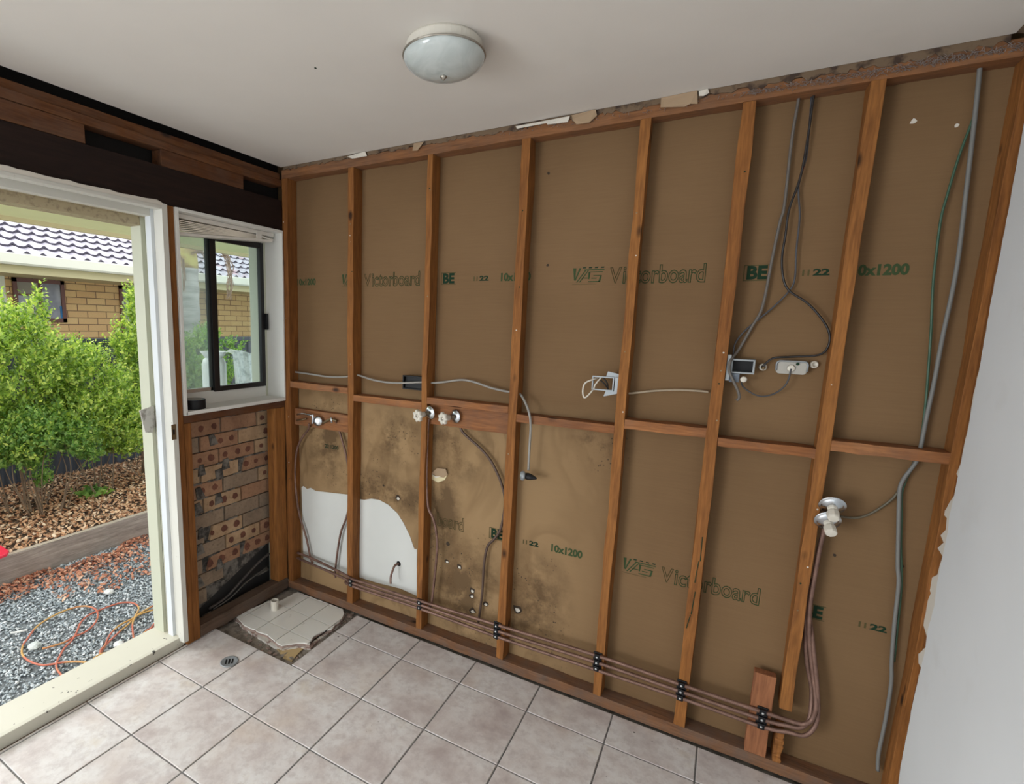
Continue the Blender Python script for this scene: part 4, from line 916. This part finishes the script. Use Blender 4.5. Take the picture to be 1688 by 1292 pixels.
# window
wn = empty('window_1', (-.1, -.31, 1.165), 'small sliding window with black right-hand sash in white lining', 'window', kind='structure')
m = MB()
ZS, ZH = 1.163, 2.075; YL, YR = -.630, -.004
m.box((-.125, YL, ZS - .018), (.010, YR, ZS), LINING); m.build('window_sill', wn, bevel=.002)
m = MB(); m.box((-.125, YL - .008, ZS - .018), (.010, YL + .008, ZH), LINING); m.box((-.125, YR - .010, ZS), (.010, YR, ZH), LINING); m.box((-.125, YL + .008, ZH - .014), (.010, YR - .010, ZH), LINING); m.build('window_lining', wn, bevel=.0015)
m = MB(); m.box((-.16, YL + .008, ZS), (-.122, YR - .010, 1.228), LINING); m.box((-.16, YL + .008, 2.012), (-.122, YR - .01, ZH - .014), LINING); m.box((-.16, -.035, 1.228), (-.122, YR - .01, 2.012), LINING); m.box((-.16, YL + .008, 1.228), (-.122, YL + .016, 2.012), LINING); m.build('window_frame', wn)
m = MB(); m.box((-.148, -.612, 1.228), (-.128, -.37, 1.246), ALU); m.build('aluminium_track', wn)
m = MB(); m.box((-.144, -.612, 1.246), (-.141, -.372, 2.01), HGLASS); m.build('hazy_fixed_pane', wn)
s = MB(); y0, y1, z0, z1 = -.378, -.035, 1.222, 2.012
s.box((-.138, y0, z0), (-.112, y0 + .034, z1), BLACKM); s.box((-.138, y1 - .024, z0), (-.112, y1, z1), BLACKM); s.box((-.138, y0 + .034, z0), (-.112, y1 - .024, z0 + .026), BLACKM); s.box((-.138, y0 + .034, z1 - .030), (-.112, y1 - .024, z1), BLACKM)
sh = s.build('sliding_sash', wn, bevel=.0015)
m = MB(); m.box((-.127, y0 + .033, z0 + .025), (-.124, y1 - .023, z1 - .029), GLASS); m.build('pane', sh)
m = MB(); m.box((-.14, y0 - .012, z0 + .004), (-.128, y0, z1), mat('grey_green_rail', (.06, .075, .07), .4)); m.build('meeting_rail', sh)
m = MB(); q = Q(437, 530, 'x', -.11); m.box((-.118, y1 - .006, q.z - .045), (-.092, y1 + .008, q.z + .045), BLACK); m.build('handle', sh, bevel=.002)

# blind bundled at the window head
e = empty('venetian_blind', (-.05, -.32, 2.0), 'cream venetian blind bundled at window head, sagging on its left side', 'blind')
m = MB(); m.box((-.085, -.618, 2.040), (-.035, -.030, 2.060), BLINDR); m.build('headrail', e, bevel=.002)
yl, yr = -.613, -.100
for k in range(7):
    f = (k + .5) / 7; zl = 2.036 - .062 * f; zr = 2.037 - .016 * f
    m = MB(); vs = []
    for t in range(9):
        u = t / 8; y = yl + (yr - yl) * u; z = zl + (zr - zl) * (u ** .8)
        vs += [(-.086, y, z), (-.060, y, z + .0022), (-.034, y, z), (-.086, y, z - .0012), (-.034, y, z - .0042)]
    fs = []
    for t in range(8):
        a, b = t * 5, t * 5 + 5; fs += [(a, a + 1, b + 1, b), (a + 1, a + 2, b + 2, b + 1), (a + 2, a + 4, b + 4, b + 2), (a + 4, a + 3, b + 3, b + 4), (a + 3, a, b, b + 3)]
    m.add(vs, fs, BLINDM); m.build('slat', e)
m = MB(); M1 = [(-.088, yl, 1.962), (-.032, yl, 1.962), (-.032, yl, 1.975), (-.088, yl, 1.975)]; dv = (0, yr + .06 - yl, .050)
m.prism(M1, dv, BLINDR); m.build('bottom_rail', e, bevel=.002)
m = MB(); m.box((-.036, -.150, 2.014), (-.029, -.118, 2.046), BLINDR); m.tube([(-.03, -.12, 2.03), (-.028, -.08, 2.026), (-.028, -.04, 2.024)], .004, BLINDR, 6); m.build('cord_bracket', e)

# tape roll
p = Q(322, 664, 'x', -.05); M = Matrix.Translation((-.05, p.y - .004, ZS + .0005))
e = empty('tape_roll', (-.05, p.y, ZS), 'roll of black tape lying flat on the left end of window sill', 'tape')
m = MB(); m.lathe([(.038, 0), (.050, 0), (.050, .044), (.038, .044), (.038, 0)], BLACK, 36, M); m.build('black_tape', e)
m = MB(); m.lathe([(.034, 0), (.0379, 0), (.0379, .0445), (.034, .0445), (.034, 0)], PLATE, 36, M); m.build('cardboard_core', e)

# door frame
df = empty('door_1', (-.1, -1.7, 0), 'open doorway with stepped, worn white-painted timber frame', 'door', kind='structure')
J = [(.014, -.678), (.014, -.703), (-.022, -.703), (-.022, -.711), (-.058, -.711), (-.058, -.737), (-.085, -.737), (-.085, -.716), (-.125, -.716), (-.125, -.748), (-.205, -.748), (-.205, -.678)]
def ring(P, z0, z1, m_, name, par): b = MB(); b.prism([(x, y, z0) for x, y in P], (0, 0, z1 - z0), m_); return b.build(name, par, bevel=.0012)
ZHD = 2.076
ring([(.014, -.678), (.014, -.7035), (-.030, -.7035), (-.030, -.678)], .03, ZHD, JAMB, 'jamb_face', df)
ring([(-.0305, -.678), (-.0305, -.697), (-.058, -.697), (-.058, -.678)], .03, ZHD, JAMB, 'jamb_groove', df)
ring([(-.0585, -.678), (-.0585, -.712), (-.098, -.712), (-.098, -.678)], .03, ZHD, mat('white_jamb_paint', (.62, .65, .67), .45), 'jamb_stop', df)
ring([(-.0985, -.678), (-.0985, -.696), (-.128, -.696), (-.128, -.678)], .03, ZHD, JAMBO, 'jamb_shadow_gap', df)
ring([(-.1285, -.66), (-.1285, -.716), (-.205, -.716), (-.205, -.66)], .03, ZHD, JAMBO, 'outer_jamb', df)
m = MB()
Y9 = -2.75
m.box((-.030, Y9, 2.052), (.014, -.704, ZHD), JAMB); m.box((-.058, Y9, 2.060), (-.0305, -.698, ZHD), JAMB); m.box((-.098, Y9, 2.028), (-.0585, -.713, ZHD), JAMB)
m.build('head_face', df, bevel=.0012)
m = MB(); m.box((-.128, Y9, 2.03), (-.0985, -.697, ZHD), HEADO); m.box((-.205, Y9, 1.992), (-.1285, -.717, ZHD), HEADO); m.build('outer_head', df, bevel=.0012)
m = MB(); rr = random.Random(8); y = Y9; pts = []
while y < -.7: pts.append((y, 2.078 + rr.uniform(-.002, .006))); y += rr.uniform(.02, .06)
vs = []; 
for y, z in pts: vs += [(.0165, y, 2.066), (.0165, y, z + .002), (.003, y, z + .004)]
m.add(vs, [q for i in range(len(pts) - 1) for q in ((i * 3, i * 3 + 3, i * 3 + 4, i * 3 + 1), (i * 3 + 1, i * 3 + 4, i * 3 + 5, i * 3 + 2))], PLCR); m.build('paint_ridge', df)
m = MB(); m.prism([(-.022, Y9, -.02), (-.022, Y9, .046), (-.04, Y9, .048), (-.215, Y9, .040), (-.235, Y9, .028), (-.235, Y9, -.04), (-.05, Y9, -.04)], (0, -Y9 - .680, 0), mat('speckled_threshold_paint', rough=.5, build=speck((.60, .58, .49), (.06, .055, .05), 34, amt=(.685, .70)))); m.build('threshold', df, bevel=.002)
q = Q(287, 712, 'x', .0152); m = MB(); m.box((.0142, q.y - .012, q.z - .035), (.0165, q.y + .010, q.z + .035), BRASS); m.box((.016, q.y - .006, q.z - .012), (.0172, q.y + .002, q.z + .012), BLACK); m.build('strike_plate', df)
m = MB(); P = [Q(u, v, 'x', -.118) for u, v in ((231, 677), (254, 669), (256, 700), (252, 713), (240, 713))]; m.prism([(-.1275, p.y, p.z) for p in P], (.009, 0, 0), mat('chalky_plate', rough=.9, build=speck((.50, .48, .43), (.25, .23, .2), 30, amt=(.45, .6)))); m.build('loose_paint_plate', df, bevel=.001)
m = MB(); m.box((-.07, -2.79, 0), (.014, -2.752, ZHD), JAMB); m.build('far_jamb', df)
# dark strip painting the shadow line along the threshold
m = MB(); m.box((-.052, -2.75, -.02), (.0, -.60, -.004), SOIL); tag(m.build('dark_fill_2'), 'dark gap between threshold and tiles', 'gap', kind='structure')

# ------------------------------------------------------------------ ceiling lamp
LC = Q(732, 93.5, 'z', CZ - .034); LC = Vector((LC.x, LC.y, CZ))
e = empty('ceiling_lamp', LC, 'round flush ceiling lamp with marbled glass bowl and cream ring', 'lamp')
Mz = Matrix.Translation(LC)
m = MB(); m.lathe([(.0001, -.0005), (.108, -.0005), (.111, -.006), (.111, -.030), (.104, -.033), (.0001, -.033)], LAMPR, 48, Mz); m.build('base_ring', e, smooth=False)
m = MB(); prof = [(.119 * math.cos(t), -.034 - .053 * math.sin(t)) for t in [k * math.pi / 2 / 12 for k in range(13)]]; prof[-1] = (.0001, prof[-1][1]); m.lathe(prof, LAMPG, 48, Mz); m.build('glass_bowl', e, smooth=True)
m = MB(); rg = [(.119 + .003 * math.cos(t), -.034 + .003 * math.sin(t)) for t in [k * math.pi / 4 for k in range(9)]]; m.lathe(rg, NICK, 48, Mz); m.build('metal_rim', e, smooth=True)
m = MB(); m.lathe([(.010, -.086), (.010, -.090), (.006, -.093), (.004, -.096), (.0001, -.098)], NICK, 20, Mz); m.build('finial', e, smooth=True)

# ------------------------------------------------------------------ outside: ground, bed, fence
m = MB(); m.box((-12, -8, G - .06), (-.236, 9, G - .008), GRND)
tag(m.build('ground'), 'grey gravel yard ground outside the doorway', 'ground', kind='structure')
def chips(name, n, area, mt_, size, label, cat, flat=True, ok=None, seed=1):
    r = np.random.default_rng(seed); V = []; F = []; cnt = 0
    pts = []
    while len(pts) < n:
        x, y, z = area(r)
        if ok is None or ok(x, y, r): pts.append((x, y, z))
    if flat:
        base = np.array([(-1, -.35, 0), (0, -.5, .1), (1, 0, .25), (0, .5, .1), (-1, .3, 0)]); faces = [(0, 1, 3, 4), (1, 2, 3)]
    else:
        base = np.array([(1, 0, 0), (-1, 0, 0), (0, .8, 0), (0, -.8, 0), (0, 0, .65), (0, 0, -.65)]); faces = [(0, 2, 4), (2, 1, 4), (1, 3, 4), (3, 0, 4), (2, 0, 5), (1, 2, 5), (3, 1, 5), (0, 3, 5)]
    allv = np.zeros((n * len(base), 3))
    for k, (x, y, z) in enumerate(pts):
        s = size * r.uniform(.55, 1.35); a, b_, c = r.uniform(0, 6.28), r.uniform(-.7, .7), r.uniform(-.7, .7)
        Rz = np.array([[math.cos(a), -math.sin(a), 0], [math.sin(a), math.cos(a), 0], [0, 0, 1]]); Rx = np.array([[1, 0, 0], [0, math.cos(b_), -math.sin(b_)], [0, math.sin(b_), math.cos(b_)]]); Ry = np.array([[math.cos(c), 0, math.sin(c)], [0, 1, 0], [-math.sin(c), 0, math.cos(c)]])
        allv[k * len(base):(k + 1) * len(base)] = (base * s * (1 + r.uniform(-.25, .25, base.shape) * (not flat))) @ (Rz @ Rx @ Ry).T + (x, y, z)
        F += [tuple(q + k * len(base) for q in f) for f in faces]
    me = bpy.data.meshes.new(name); me.from_pydata(allv.tolist(), [], F); me.materials.append(mt_)
    o = bpy.data.objects.new(name, me); COL.objects.link(o); return tag(o, label, cat, kind='stuff')
XS = -1.87
chips('gravel', 25000, lambda r: (r.uniform(XS, -.24), r.uniform(-1.75, 1.3), G - .004 + r.uniform(0, .006)), STONE, .0085, 'blue-grey crushed gravel outside the doorway', 'gravel', flat=False, seed=2)
def nearsl(x, y, r):
    e_ = (x - XS) + .05 * math.sin(y * 7) + .04 * math.sin(y * 19)
    return (.04 < e_ < .30 and r.random() < .9 - 2.2 * e_) or (.3 < e_ < .62 and abs(y + .30) < .35 and r.random() < .15)
chips('bark_chips', 3600, lambda r: (r.uniform(XS, -1.1), r.uniform(-1.7, 1.2), G + .006 + r.uniform(0, .012)), LITTERR, .015, 'reddish bark chips spilled on the gravel beside the sleeper', 'bark chips', ok=nearsl, seed=3)
m = MB(); m.beam('y', (XS - .05, -3.2, G - .03), (XS, 3.0, -.014), SLEEP, 24, .003, 5)
sl = tag(m.build('garden_sleeper', bevel=.003), 'weathered grey timber sleeper edging the leafy garden bed', 'sleeper')
m = MB(); m.box((XS - .048, -3.1, -.0125), (XS - .006, 2.9, -.010), SLEEPT); m.build('pale_top', sl)  # paler strip along the top of the sleeper
XF = -3.42
m = MB(); m.add([(XS - .05, -3.2, -.03), (XS - .05, 4.5, -.03), (XF - .1, 4.5, .03), (XF - .1, -3.2, .03), (XS - .05, -3.2, -.2), (XS - .05, 4.5, -.2), (XF - .1, 4.5, -.2), (XF - .1, -3.2, -.2)], [(0, 1, 2, 3), (4, 7, 6, 5), (0, 4, 5, 1), (2, 6, 7, 3), (1, 5, 6, 2), (0, 3, 7, 4)], SOIL)
tag(m.build('garden_bed'), 'raised soil bed between the sleeper and dark fence', 'garden bed', kind='structure')
chips('leaf_litter', 19000, lambda r: (lambda x: (x, r.uniform(-1.4, 2.9), -.02 + (XS - .05 - x) * .03 + r.uniform(0, .02)))(r.uniform(XF, XS - .05)), LITTER, .0155, 'brown fallen leaves covering the garden bed below the shrubs', 'leaf litter', seed=4)
# corrugated fence
m = MB(); vs = []; n = 520; y0f, y1f = -3.0, 6.2
for k in range(n + 1):
    y = y0f + (y1f - y0f) * k / n; t = (y / .095) % 1; x = XF + (.016 if t < .35 else .016 * (1 - (t - .35) / .15) if t < .5 else 0 if t < .85 else .016 * (t - .85) / .15)
    vs += [(x, y, -.12), (x, y, 1.33), (x - .001, y, 1.33), (x - .001, y, -.12)]
fs = []
for k in range(n): a, b = k * 4, k * 4 + 4; fs += [(a, b, b + 1, a + 1), (a + 3, a + 2, b + 2, b + 3)]
m.add(vs, fs, FENCE); fe = m.build('steel_fence'); tag(fe, 'dark charcoal corrugated steel fence behind the shrubs', 'fence')
m = MB(); m.box((XF - .02, y0f, 1.315), (XF + .03, y1f, 1.365), FENCE); m.build('top_rail', fe, bevel=.004)
for yy in (-.95, 1.45, 3.85): m = MB(); m.box((XF - .02, yy, -.1), (XF + .028, yy + .045, 1.314), FENCE); m.build('fence_post', fe)

# ------------------------------------------------------------------ neighbour house
XN = -5.2
nh = empty('neighbour_house', (XN, 2, -.2), 'golden brick house with wavy grey tiled roof behind the fence', 'house')
m = MB(); m.box((XN - .2, -1.5, -.3), (XN, 9, 2.04), NBRICK); m.build('brick_wall', nh)
m = MB(); m.box((XN, -1.5, 2.02), (-4.51, 9, 2.035), NSOF); m.box((-4.53, -1.5, 2.02), (-4.50, 9, 2.16), NSOF); m.build('soffit_and_fascia', nh)
m = MB(); m.prism([(-4.50, -1.5, 2.105), (-4.40, -1.5, 2.105), (-4.385, -1.5, 2.125), (-4.385, -1.5, 2.215), (-4.40, -1.5, 2.225), (-4.40, -1.5, 2.21), (-4.50, -1.5, 2.18)], (0, 10.5, 0), GUTM); m.build('gutter', nh)
m = MB(); m.box((XN - .01, .52, -.2), (XN + .05, .66, 2.02), GUTM); m.build('downpipe', nh)
# roof: stepped wavy courses
m = MB(); ny = 700; ya, yb = -2.0, 10.0; sl_ = math.radians(20); crs = 12
for c in range(crs):
    vs = []; d0 = .33 * c
    for k in range(ny + 1):
        y = ya + (yb - ya) * k / ny; t = (y / .152 + (.5 if c % 2 else 0) * 0) % 1; wv = .016 * math.cos(2 * math.pi * t) + .006 * math.cos(4 * math.pi * t)
        f = (-4.42 - d0 * math.cos(sl_), y, 2.205 + d0 * math.sin(sl_) + wv + .03); b_ = (-4.42 - (d0 + .36) * math.cos(sl_), y, 2.205 + (d0 + .36) * math.sin(sl_) + wv * .6 + .0)
        vs += [f, b_, (f[0] - .004, y, f[2] - .026)]
    m.add(vs, [(k * 3, k * 3 + 3, k * 3 + 4, k * 3 + 1) for k in range(ny)], ROOFM)
    m.add(vs, [(k * 3 + 2, k * 3 + 5, k * 3 + 3, k * 3) for k in range(ny)], ROOFE)  # dark tone on the lips paints the shadow under each course
m.build('tiled_roof', nh, smooth=False)
m = MB(); m.prism([(-4.5, ya, 2.17), (-8.3, ya, 3.50), (-8.3, ya, 2.17)], (0, yb - ya, 0), ROOFE); m.build('roof_underside', nh)
def nwin(y0, y1, z0, z1, split, blind):
    m = MB(); t = .045; frame2 = [((XN - .03, y0, z0), (XN + .02, y1, z0 + t)), ((XN - .03, y0, z1 - t), (XN + .02, y1, z1)), ((XN - .03, y0, z0), (XN + .02, y0 + t, z1)), ((XN - .03, y1 - t, z0), (XN + .02, y1, z1)), ((XN - .02, split - .018, z0 + t), (XN + .015, split + .018, z1 - t))]
    for a, b in frame2: m.box(a, b, WFR)
    w_ = m.build('window', nh); m = MB(); m.box((XN - .02, y0 + t, z0 + t), (XN + .004, y1 - t, z1 - t), NGL); m.build('pane', w_)
    if blind: m = MB(); m.box((XN + .0045, y0 + t, z1 - .18), (XN + .009, split - .02, z1 - t), NBLIND); m.box((XN + .0045, y0 + t, z1 - .205), (XN + .014, split - .02, z1 - .181), WFR); m.build('half_blind', w_)
nwin(.745, 1.30, 1.50, 2.015, 1.03, True); nwin(1.985, 2.62, 1.2, 2.015, 2.30, False)
q = Q(103, 532, 'x', XN + .03); m = MB(); m.box((XN + .0045, 1.235, 1.55), (XN + .01, 1.298, 1.70), mat('blue_bag', (.03, .22, .50), .5)); m.build('blue_item', nh)

# own eave outside the openings
ev = empty('eave', (-.8, -2, 2.1), 'pale yellow-green eave lining above the doorway and window outside', 'eave', kind='structure')
m = MB(); m.box((-1.30, -5.3, 2.121), (-.236, 3.2, 2.131), CREAM); m.build('soffit_lining', ev)
m = MB(); m.box((-1.335, -5.3, 2.097), (-1.302, 3.2, 2.30), CREAM2); m.build('fascia_board', ev)
m = MB(); m.box((-1.40, -5.3, 2.30), (-.2, 3.2, 2.33), VOIDM); m.build('roof_cover', ev)

# ------------------------------------------------------------------ shrubs
def shrub(label, blobs, n, seed, mt_=LEAF, size=.034, stems=()):
    r = np.random.default_rng(seed); base = (blobs[0][0][0], blobs[0][0][1], 0.0)
    e = empty('shrub', base, label, 'shrub', 'leafy shrubs in the garden bed')
    wts = np.array([b[1][0] * b[1][1] * b[1][2] for b in blobs]) ** .67; wts /= wts.sum(); V = []; F = []
    twigs = MB(); ntw = n // 9
    for k in range(ntw):
        c, rad = blobs[r.choice(len(blobs), p=wts)]; d = r.normal(size=3); d /= np.linalg.norm(d); f = r.uniform(.35, 1.0) ** .6 * (1 + .14 * math.sin(9 * d[1] + 7 * d[2] + seed) + r.uniform(-.08, .14))
        p = np.array(c) + d * np.array(rad) * f; dr_ = d * .6 + np.array([0.15, 0, .9]) + r.normal(size=3) * .35; dr_ /= np.linalg.norm(dr_); L = r.uniform(.08, .17)
        for q in range(9):
            t = q / 8; o = p + dr_ * L * (t - .5); ax = np.cross(dr_, r.normal(size=3)); ax /= np.linalg.norm(ax); l = ax * .8 + dr_ * .6 + np.array([0, 0, .1]); l /= np.linalg.norm(l)
            wv = np.cross(l, r.normal(size=3) * .5 + dr_); wv /= np.linalg.norm(wv); s = size * r.uniform(.7, 1.3) * (1.1 - .3 * t); i0 = len(V); nn = np.cross(l, wv)
            V += [o, o + l * s * .5 + wv * s * .30 - nn * s * .05, o + l * s * 1.15, o + l * s * .5 - wv * s * .30 - nn * s * .05]; F.append((i0, i0 + 1, i0 + 2, i0 + 3))
    V = np.array(V) - np.array(base)
    me = bpy.data.meshes.new('foliage'); me.from_pydata(V.tolist(), [], F); me.materials.append(mt_); o = bpy.data.objects.new('foliage', me); COL.objects.link(o); o.parent = e
    m = MB(); rr = random.Random(seed)
    for c, rad in blobs:
        for k in range(2):
            tgt = Vector(c) + Vector([rr.uniform(-.5, .5) * q for q in rad]); b0 = Vector((c[0] + rr.uniform(-.06, .06), base[1] + (c[1] - base[1]) * .4, -.02)); mid_ = b0.lerp(tgt, .55) + Vector((rr.uniform(-.06, .06), rr.uniform(-.08, .08), .03)); m.tube([b0, mid_, tgt], lambda t: .0055 * (1 - .7 * t), BARK, 5)
    for P in stems: m.tube([Vector(p) for p in P], lambda t: .005 * (1 - .5 * t), BARK, 5)
    m.build('branches', e)
    return e
def BL(u, v, x, ru, rv, rx=.3):
    p = Q(u, v, 'x', x); a = Q(u + ru, v, 'x', x); b = Q(u, v - rv, 'x', x); return ((p.x, p.y, p.z), (rx, abs(a.y - p.y), abs(b.z - p.z)))
shrub('large bright green shrub filling left of doorway, with pointed tip', [BL(20, 610, -2.75, 80, 95, .40), BL(58, 520, -2.75, 24, 36, .13), BL(62, 486, -2.75, 7, 14, .05), BL(10, 540, -2.75, 40, 45, .2), BL(95, 600, -2.72, 48, 60, .3), BL(30, 705, -2.6, 70, 56, .34), BL(-60, 640, -2.7, 70, 130, .4)], 19000, 1)
shrub('rounded green shrub in middle of doorway view, lower than its neighbours', [BL(150, 640, -2.72, 62, 62, .34), BL(185, 690, -2.65, 55, 50, .3), BL(120, 690, -2.6, 45, 45, .3), BL(138, 590, -2.75, 26, 22, .2)], 12500, 2)
shrub('slender yellow-green shrub with tall spire, beside door frame', [BL(226, 570, -2.85, 36, 46, .2), BL(222, 508, -2.85, 15, 34, .08), BL(221, 484, -2.85, 6, 12, .04), BL(232, 640, -2.85, 34, 30, .2), BL(222, 700, -2.8, 44, 34, .22), BL(205, 725, -2.7, 34, 22, .18)], 11500, 3, stems=[(Q(245, 740, 'x', -2.7), Q(225, 770, 'x', -2.6), Q(205, 750, 'x', -2.5)), (Q(246, 745, 'x', -2.6), Q(250, 790, 'x', -2.6), Q(215, 812, 'x', -2.5))])
shrub('bluish green low branch cluster in front, below the big shrub', [BL(60, 710, -2.45, 62, 34, .2), BL(115, 722, -2.45, 44, 28, .16), BL(60, 755, -2.5, 22, 18, .1), BL(150, 745, -2.5, 22, 14, .1), BL(70, 785, -2.5, 14, 10, .07), BL(15, 745, -2.5, 30, 24, .14)], 6600, 4, LEAFD, .030)
shrub('pale green shrub seen through the fixed window pane', [BL(318, 600, -2.75, 36, 58, .3), BL(340, 560, -2.8, 18, 22, .15), BL(300, 640, -2.7, 50, 50, .3), BL(350, 620, -2.75, 30, 40, .2), BL(382, 570, -2.9, 18, 12, .1)], 9500, 5, LEAFD)
# grass tuft in the bed
m = MB(); rr = random.Random(6); c = Q(150, 815, 'z', .0)
for k in range(60):
    a = rr.uniform(0, 6.28); L = rr.uniform(.04, .11); b0 = c + Vector((rr.uniform(-.12, .12), rr.uniform(-.1, .1), 0)); d = Vector((math.cos(a), math.sin(a), 0)); s = Vector((-d.y, d.x, 0)) * .004
    m.add([b0 - s, b0 + s, b0 + d * L * .5 + Vector((0, 0, L * .7)) + s * .6, b0 + d * L + Vector((0, 0, L * .5))], [(0, 1, 2, 3)], LEAFD)
tag(m.build('weed_tuft'), 'small dark green weed among fallen leaves near the fence', 'weed', kind='stuff')

# palm beyond the fence
pb = Q(317, 620, 'x', -4.0); e = empty('palm_tree', (-4.0, pb.y, -.2), 'grey ringed palm trunk with dry drooping fronds, seen through window', 'palm')
m = MB(); pr2 = [(.115 + .006 * math.sin(k * 1.9), -.2 + k * .09) for k in range(28)]; ztop = Q(318, 440, 'x', -4.0).z
m.lathe([(r * .98, z) for r, z in pr2 if z < ztop], PALMT, 18, Matrix.Translation((-4.0, pb.y + .02, 0))); m.build('trunk', e, smooth=True)
m = MB(); m.lathe([(.112, ztop - .03), (.118, ztop + .02), (.10, ztop + .2), (.09, ztop + .5)], PALMC, 18, Matrix.Translation((-4.0, pb.y + .02, 0))); m.build('crownshaft', e, smooth=True)
rr = random.Random(12)
def droop(pts, n, w_):
    m = MB()
    for k in range(n):
        o = [Q(u + rr.uniform(-w_, w_), v + rr.uniform(-3, 3), 'x', -3.9 + rr.uniform(-.1, .1)) for u, v in pts]; m.tube(o, lambda t: .006 * (1 - .6 * t), FROND, 4)
    m.build('dry_frond', e)
droop(((318, 418), (332, 414), (341, 428), (343, 455), (345, 475)), 9, 4); droop(((366, 418), (374, 425), (380, 445), (379, 470), (377, 492)), 16, 6); droop(((350, 500), (347, 525), (338, 545), (333, 552)), 10, 4); droop(((300, 425), (303, 450), (304, 480)), 10, 3)

# objects outside the window
p = Q(349, 640, 'x', -.75); e = empty('gas_cylinder', (-.75, p.y + .06, G), 'white gas cylinder with flared collar standing outside the window', 'gas cylinder')
zt = Q(345, 590, 'x', -.75).z
GC = Q(353, 600, 'x', -.85)
m = MB(); m.lathe([(.060, G), (.078, G + .04), (.078, zt - .05), (.066, zt - .015), (.03, zt), (.0001, zt + .002)], GASM, 28, Matrix.Translation((-.85, GC.y, 0))); m.build('cylinder_body', e, smooth=True)
m = MB(); m.lathe([(.055, zt - .01), (.088, zt + .035), (.084, zt + .035), (.052, zt - .01)], GASM, 24, Matrix.Translation((-.85, GC.y, 0))); m.build('collar', e, smooth=True)
m = MB(); rr = random.Random(13); a0 = Q(373, 577, 'x', -.75); a1 = Q(440, 566, 'x', -.75); vs = []; NN = 22
for i in range(NN + 1):
    for j in range(7):
        y = a0.y + (a1.y + .25 - a0.y) * i / NN; t = j / 6; x = -.78 + .2 * math.sin(t * math.pi / 2); z = a0.z + .02 * math.sin(i * .7) - (0 if j < 3 else (j - 2) * .40) - .02
        vs.append((x + rr.uniform(-.012, .012), y, max(G, z + rr.uniform(-.010, .010))))
m.add(vs, [(i * 7 + j, (i + 1) * 7 + j, (i + 1) * 7 + j + 1, i * 7 + j + 1) for i in range(NN) for j in range(6)], SHEET)
tag(m.build('plastic_sheet'), 'crumpled pale grey sheet over a heap outside the right sash', 'sheet')

# extension cord on the gravel
s_ = 280 / 1391
def crop(pts): return [(x * s_, 870 + y * s_) for x, y in pts]
zc = G + .012
c1 = crop([(345, 990), (420, 970), (530, 935), (610, 890), (700, 850), (770, 790), (802, 720), (780, 665), (700, 640), (600, 655), (500, 690), (400, 740), (300, 810), (230, 900), (185, 970), (185, 1040), (250, 1095), (340, 1122), (430, 1115), (520, 1100), (640, 1095), (760, 1105), (800, 1070), (840, 1000), (900, 925), (990, 840), (1070, 770), (1120, 700), (1135, 650), (1090, 615), (1000, 612), (900, 640), (800, 680), (710, 725), (655, 785), (630, 850), (590, 920), (530, 980), (495, 1040), (465, 1100), (465, 1150), (500, 1200), (530, 1222)])
c2 = crop([(1340, 590), (1250, 640), (1160, 690), (1080, 745), (990, 790), (920, 850), (880, 910), (860, 960), (820, 1010), (830, 1060), (850, 1075)])
c3 = crop([(1345, 675), (1260, 672), (1180, 695), (1110, 730), (1085, 790), (1090, 870), (1100, 930), (1120, 930), (1160, 880), (1220, 830), (1345, 780)])
c4 = crop([(1345, 740), (1290, 765), (1250, 800), (1215, 860), (1190, 905), (1120, 960), (1020, 1000), (920, 1020), (840, 1030), (780, 1060), (750, 1090)])
m = MB(); rr = random.Random(3)
for ci, c in enumerate((c1, c2, c3, c4)):
    m.tube([Q(u, v, 'z', zc + .006 * ci) for u, v in c], .0052, CORD, 7)
tag(m.build('extension_cord', smooth=True), 'orange extension cord lying in loops on the gravel outside the doorway', 'cord')
def rock(p, r, seed, name, label, cat, mt_=PALE, sq=.6):
    bm = bmesh.new(); bmesh.ops.create_icosphere(bm, subdivisions=2, radius=1); rr = random.Random(seed)
    m = MB(); vs = [Vector((v.co.x * r * (1 + rr.uniform(-.2, .2)) * 1.3, v.co.y * r * (1 + rr.uniform(-.2, .2)), v.co.z * r * sq * (1 + rr.uniform(-.15, .15)))) + p + Vector((0, 0, r * sq * .8)) for v in bm.verts]
    m.add(vs, [tuple(v.index for v in f.verts) for f in bm.faces], mt_); bm.free(); tag(m.build(name), label, cat)
rock(Q(180, 978, 'z', G), .026, 1, 'pale_stone', 'pale stone lying alone on gravel between bark chips and cord', 'stone')
rock(Q(57, 1068, 'z', G), .030, 2, 'pale_stone', 'pale grey stone inside the largest cord loop', 'stone', SHEET)
rock(Q(196, 1065, 'z', G), .024, 3, 'pale_stone', 'pale stone by the door threshold, right of the cord tangle', 'stone')
m = MB(); m.tube([Q(18, 1043, 'z', G + .01), Q(32, 1041, 'z', G + .012), Q(45, 1038, 'z', G + .01)], .006, PALE, 6); tag(m.build('wood_splinter'), 'pale thin splinter on the gravel left of the cord loop', 'splinter')
# red plastic thing poking in at the left edge
P = [Q(u, v, 'z', .03) for u, v in ((-60, 890), (-15, 893), (5, 905), (15, 912), (12, 917), (-8, 925), (-60, 945))]
m = MB(); m.prism(P, (0, 0, .022), RED); tag(m.build('plastic_shovel_blade', bevel=.006), 'tip of a bright red plastic object lying over the sleeper at picture edge', 'plastic object')
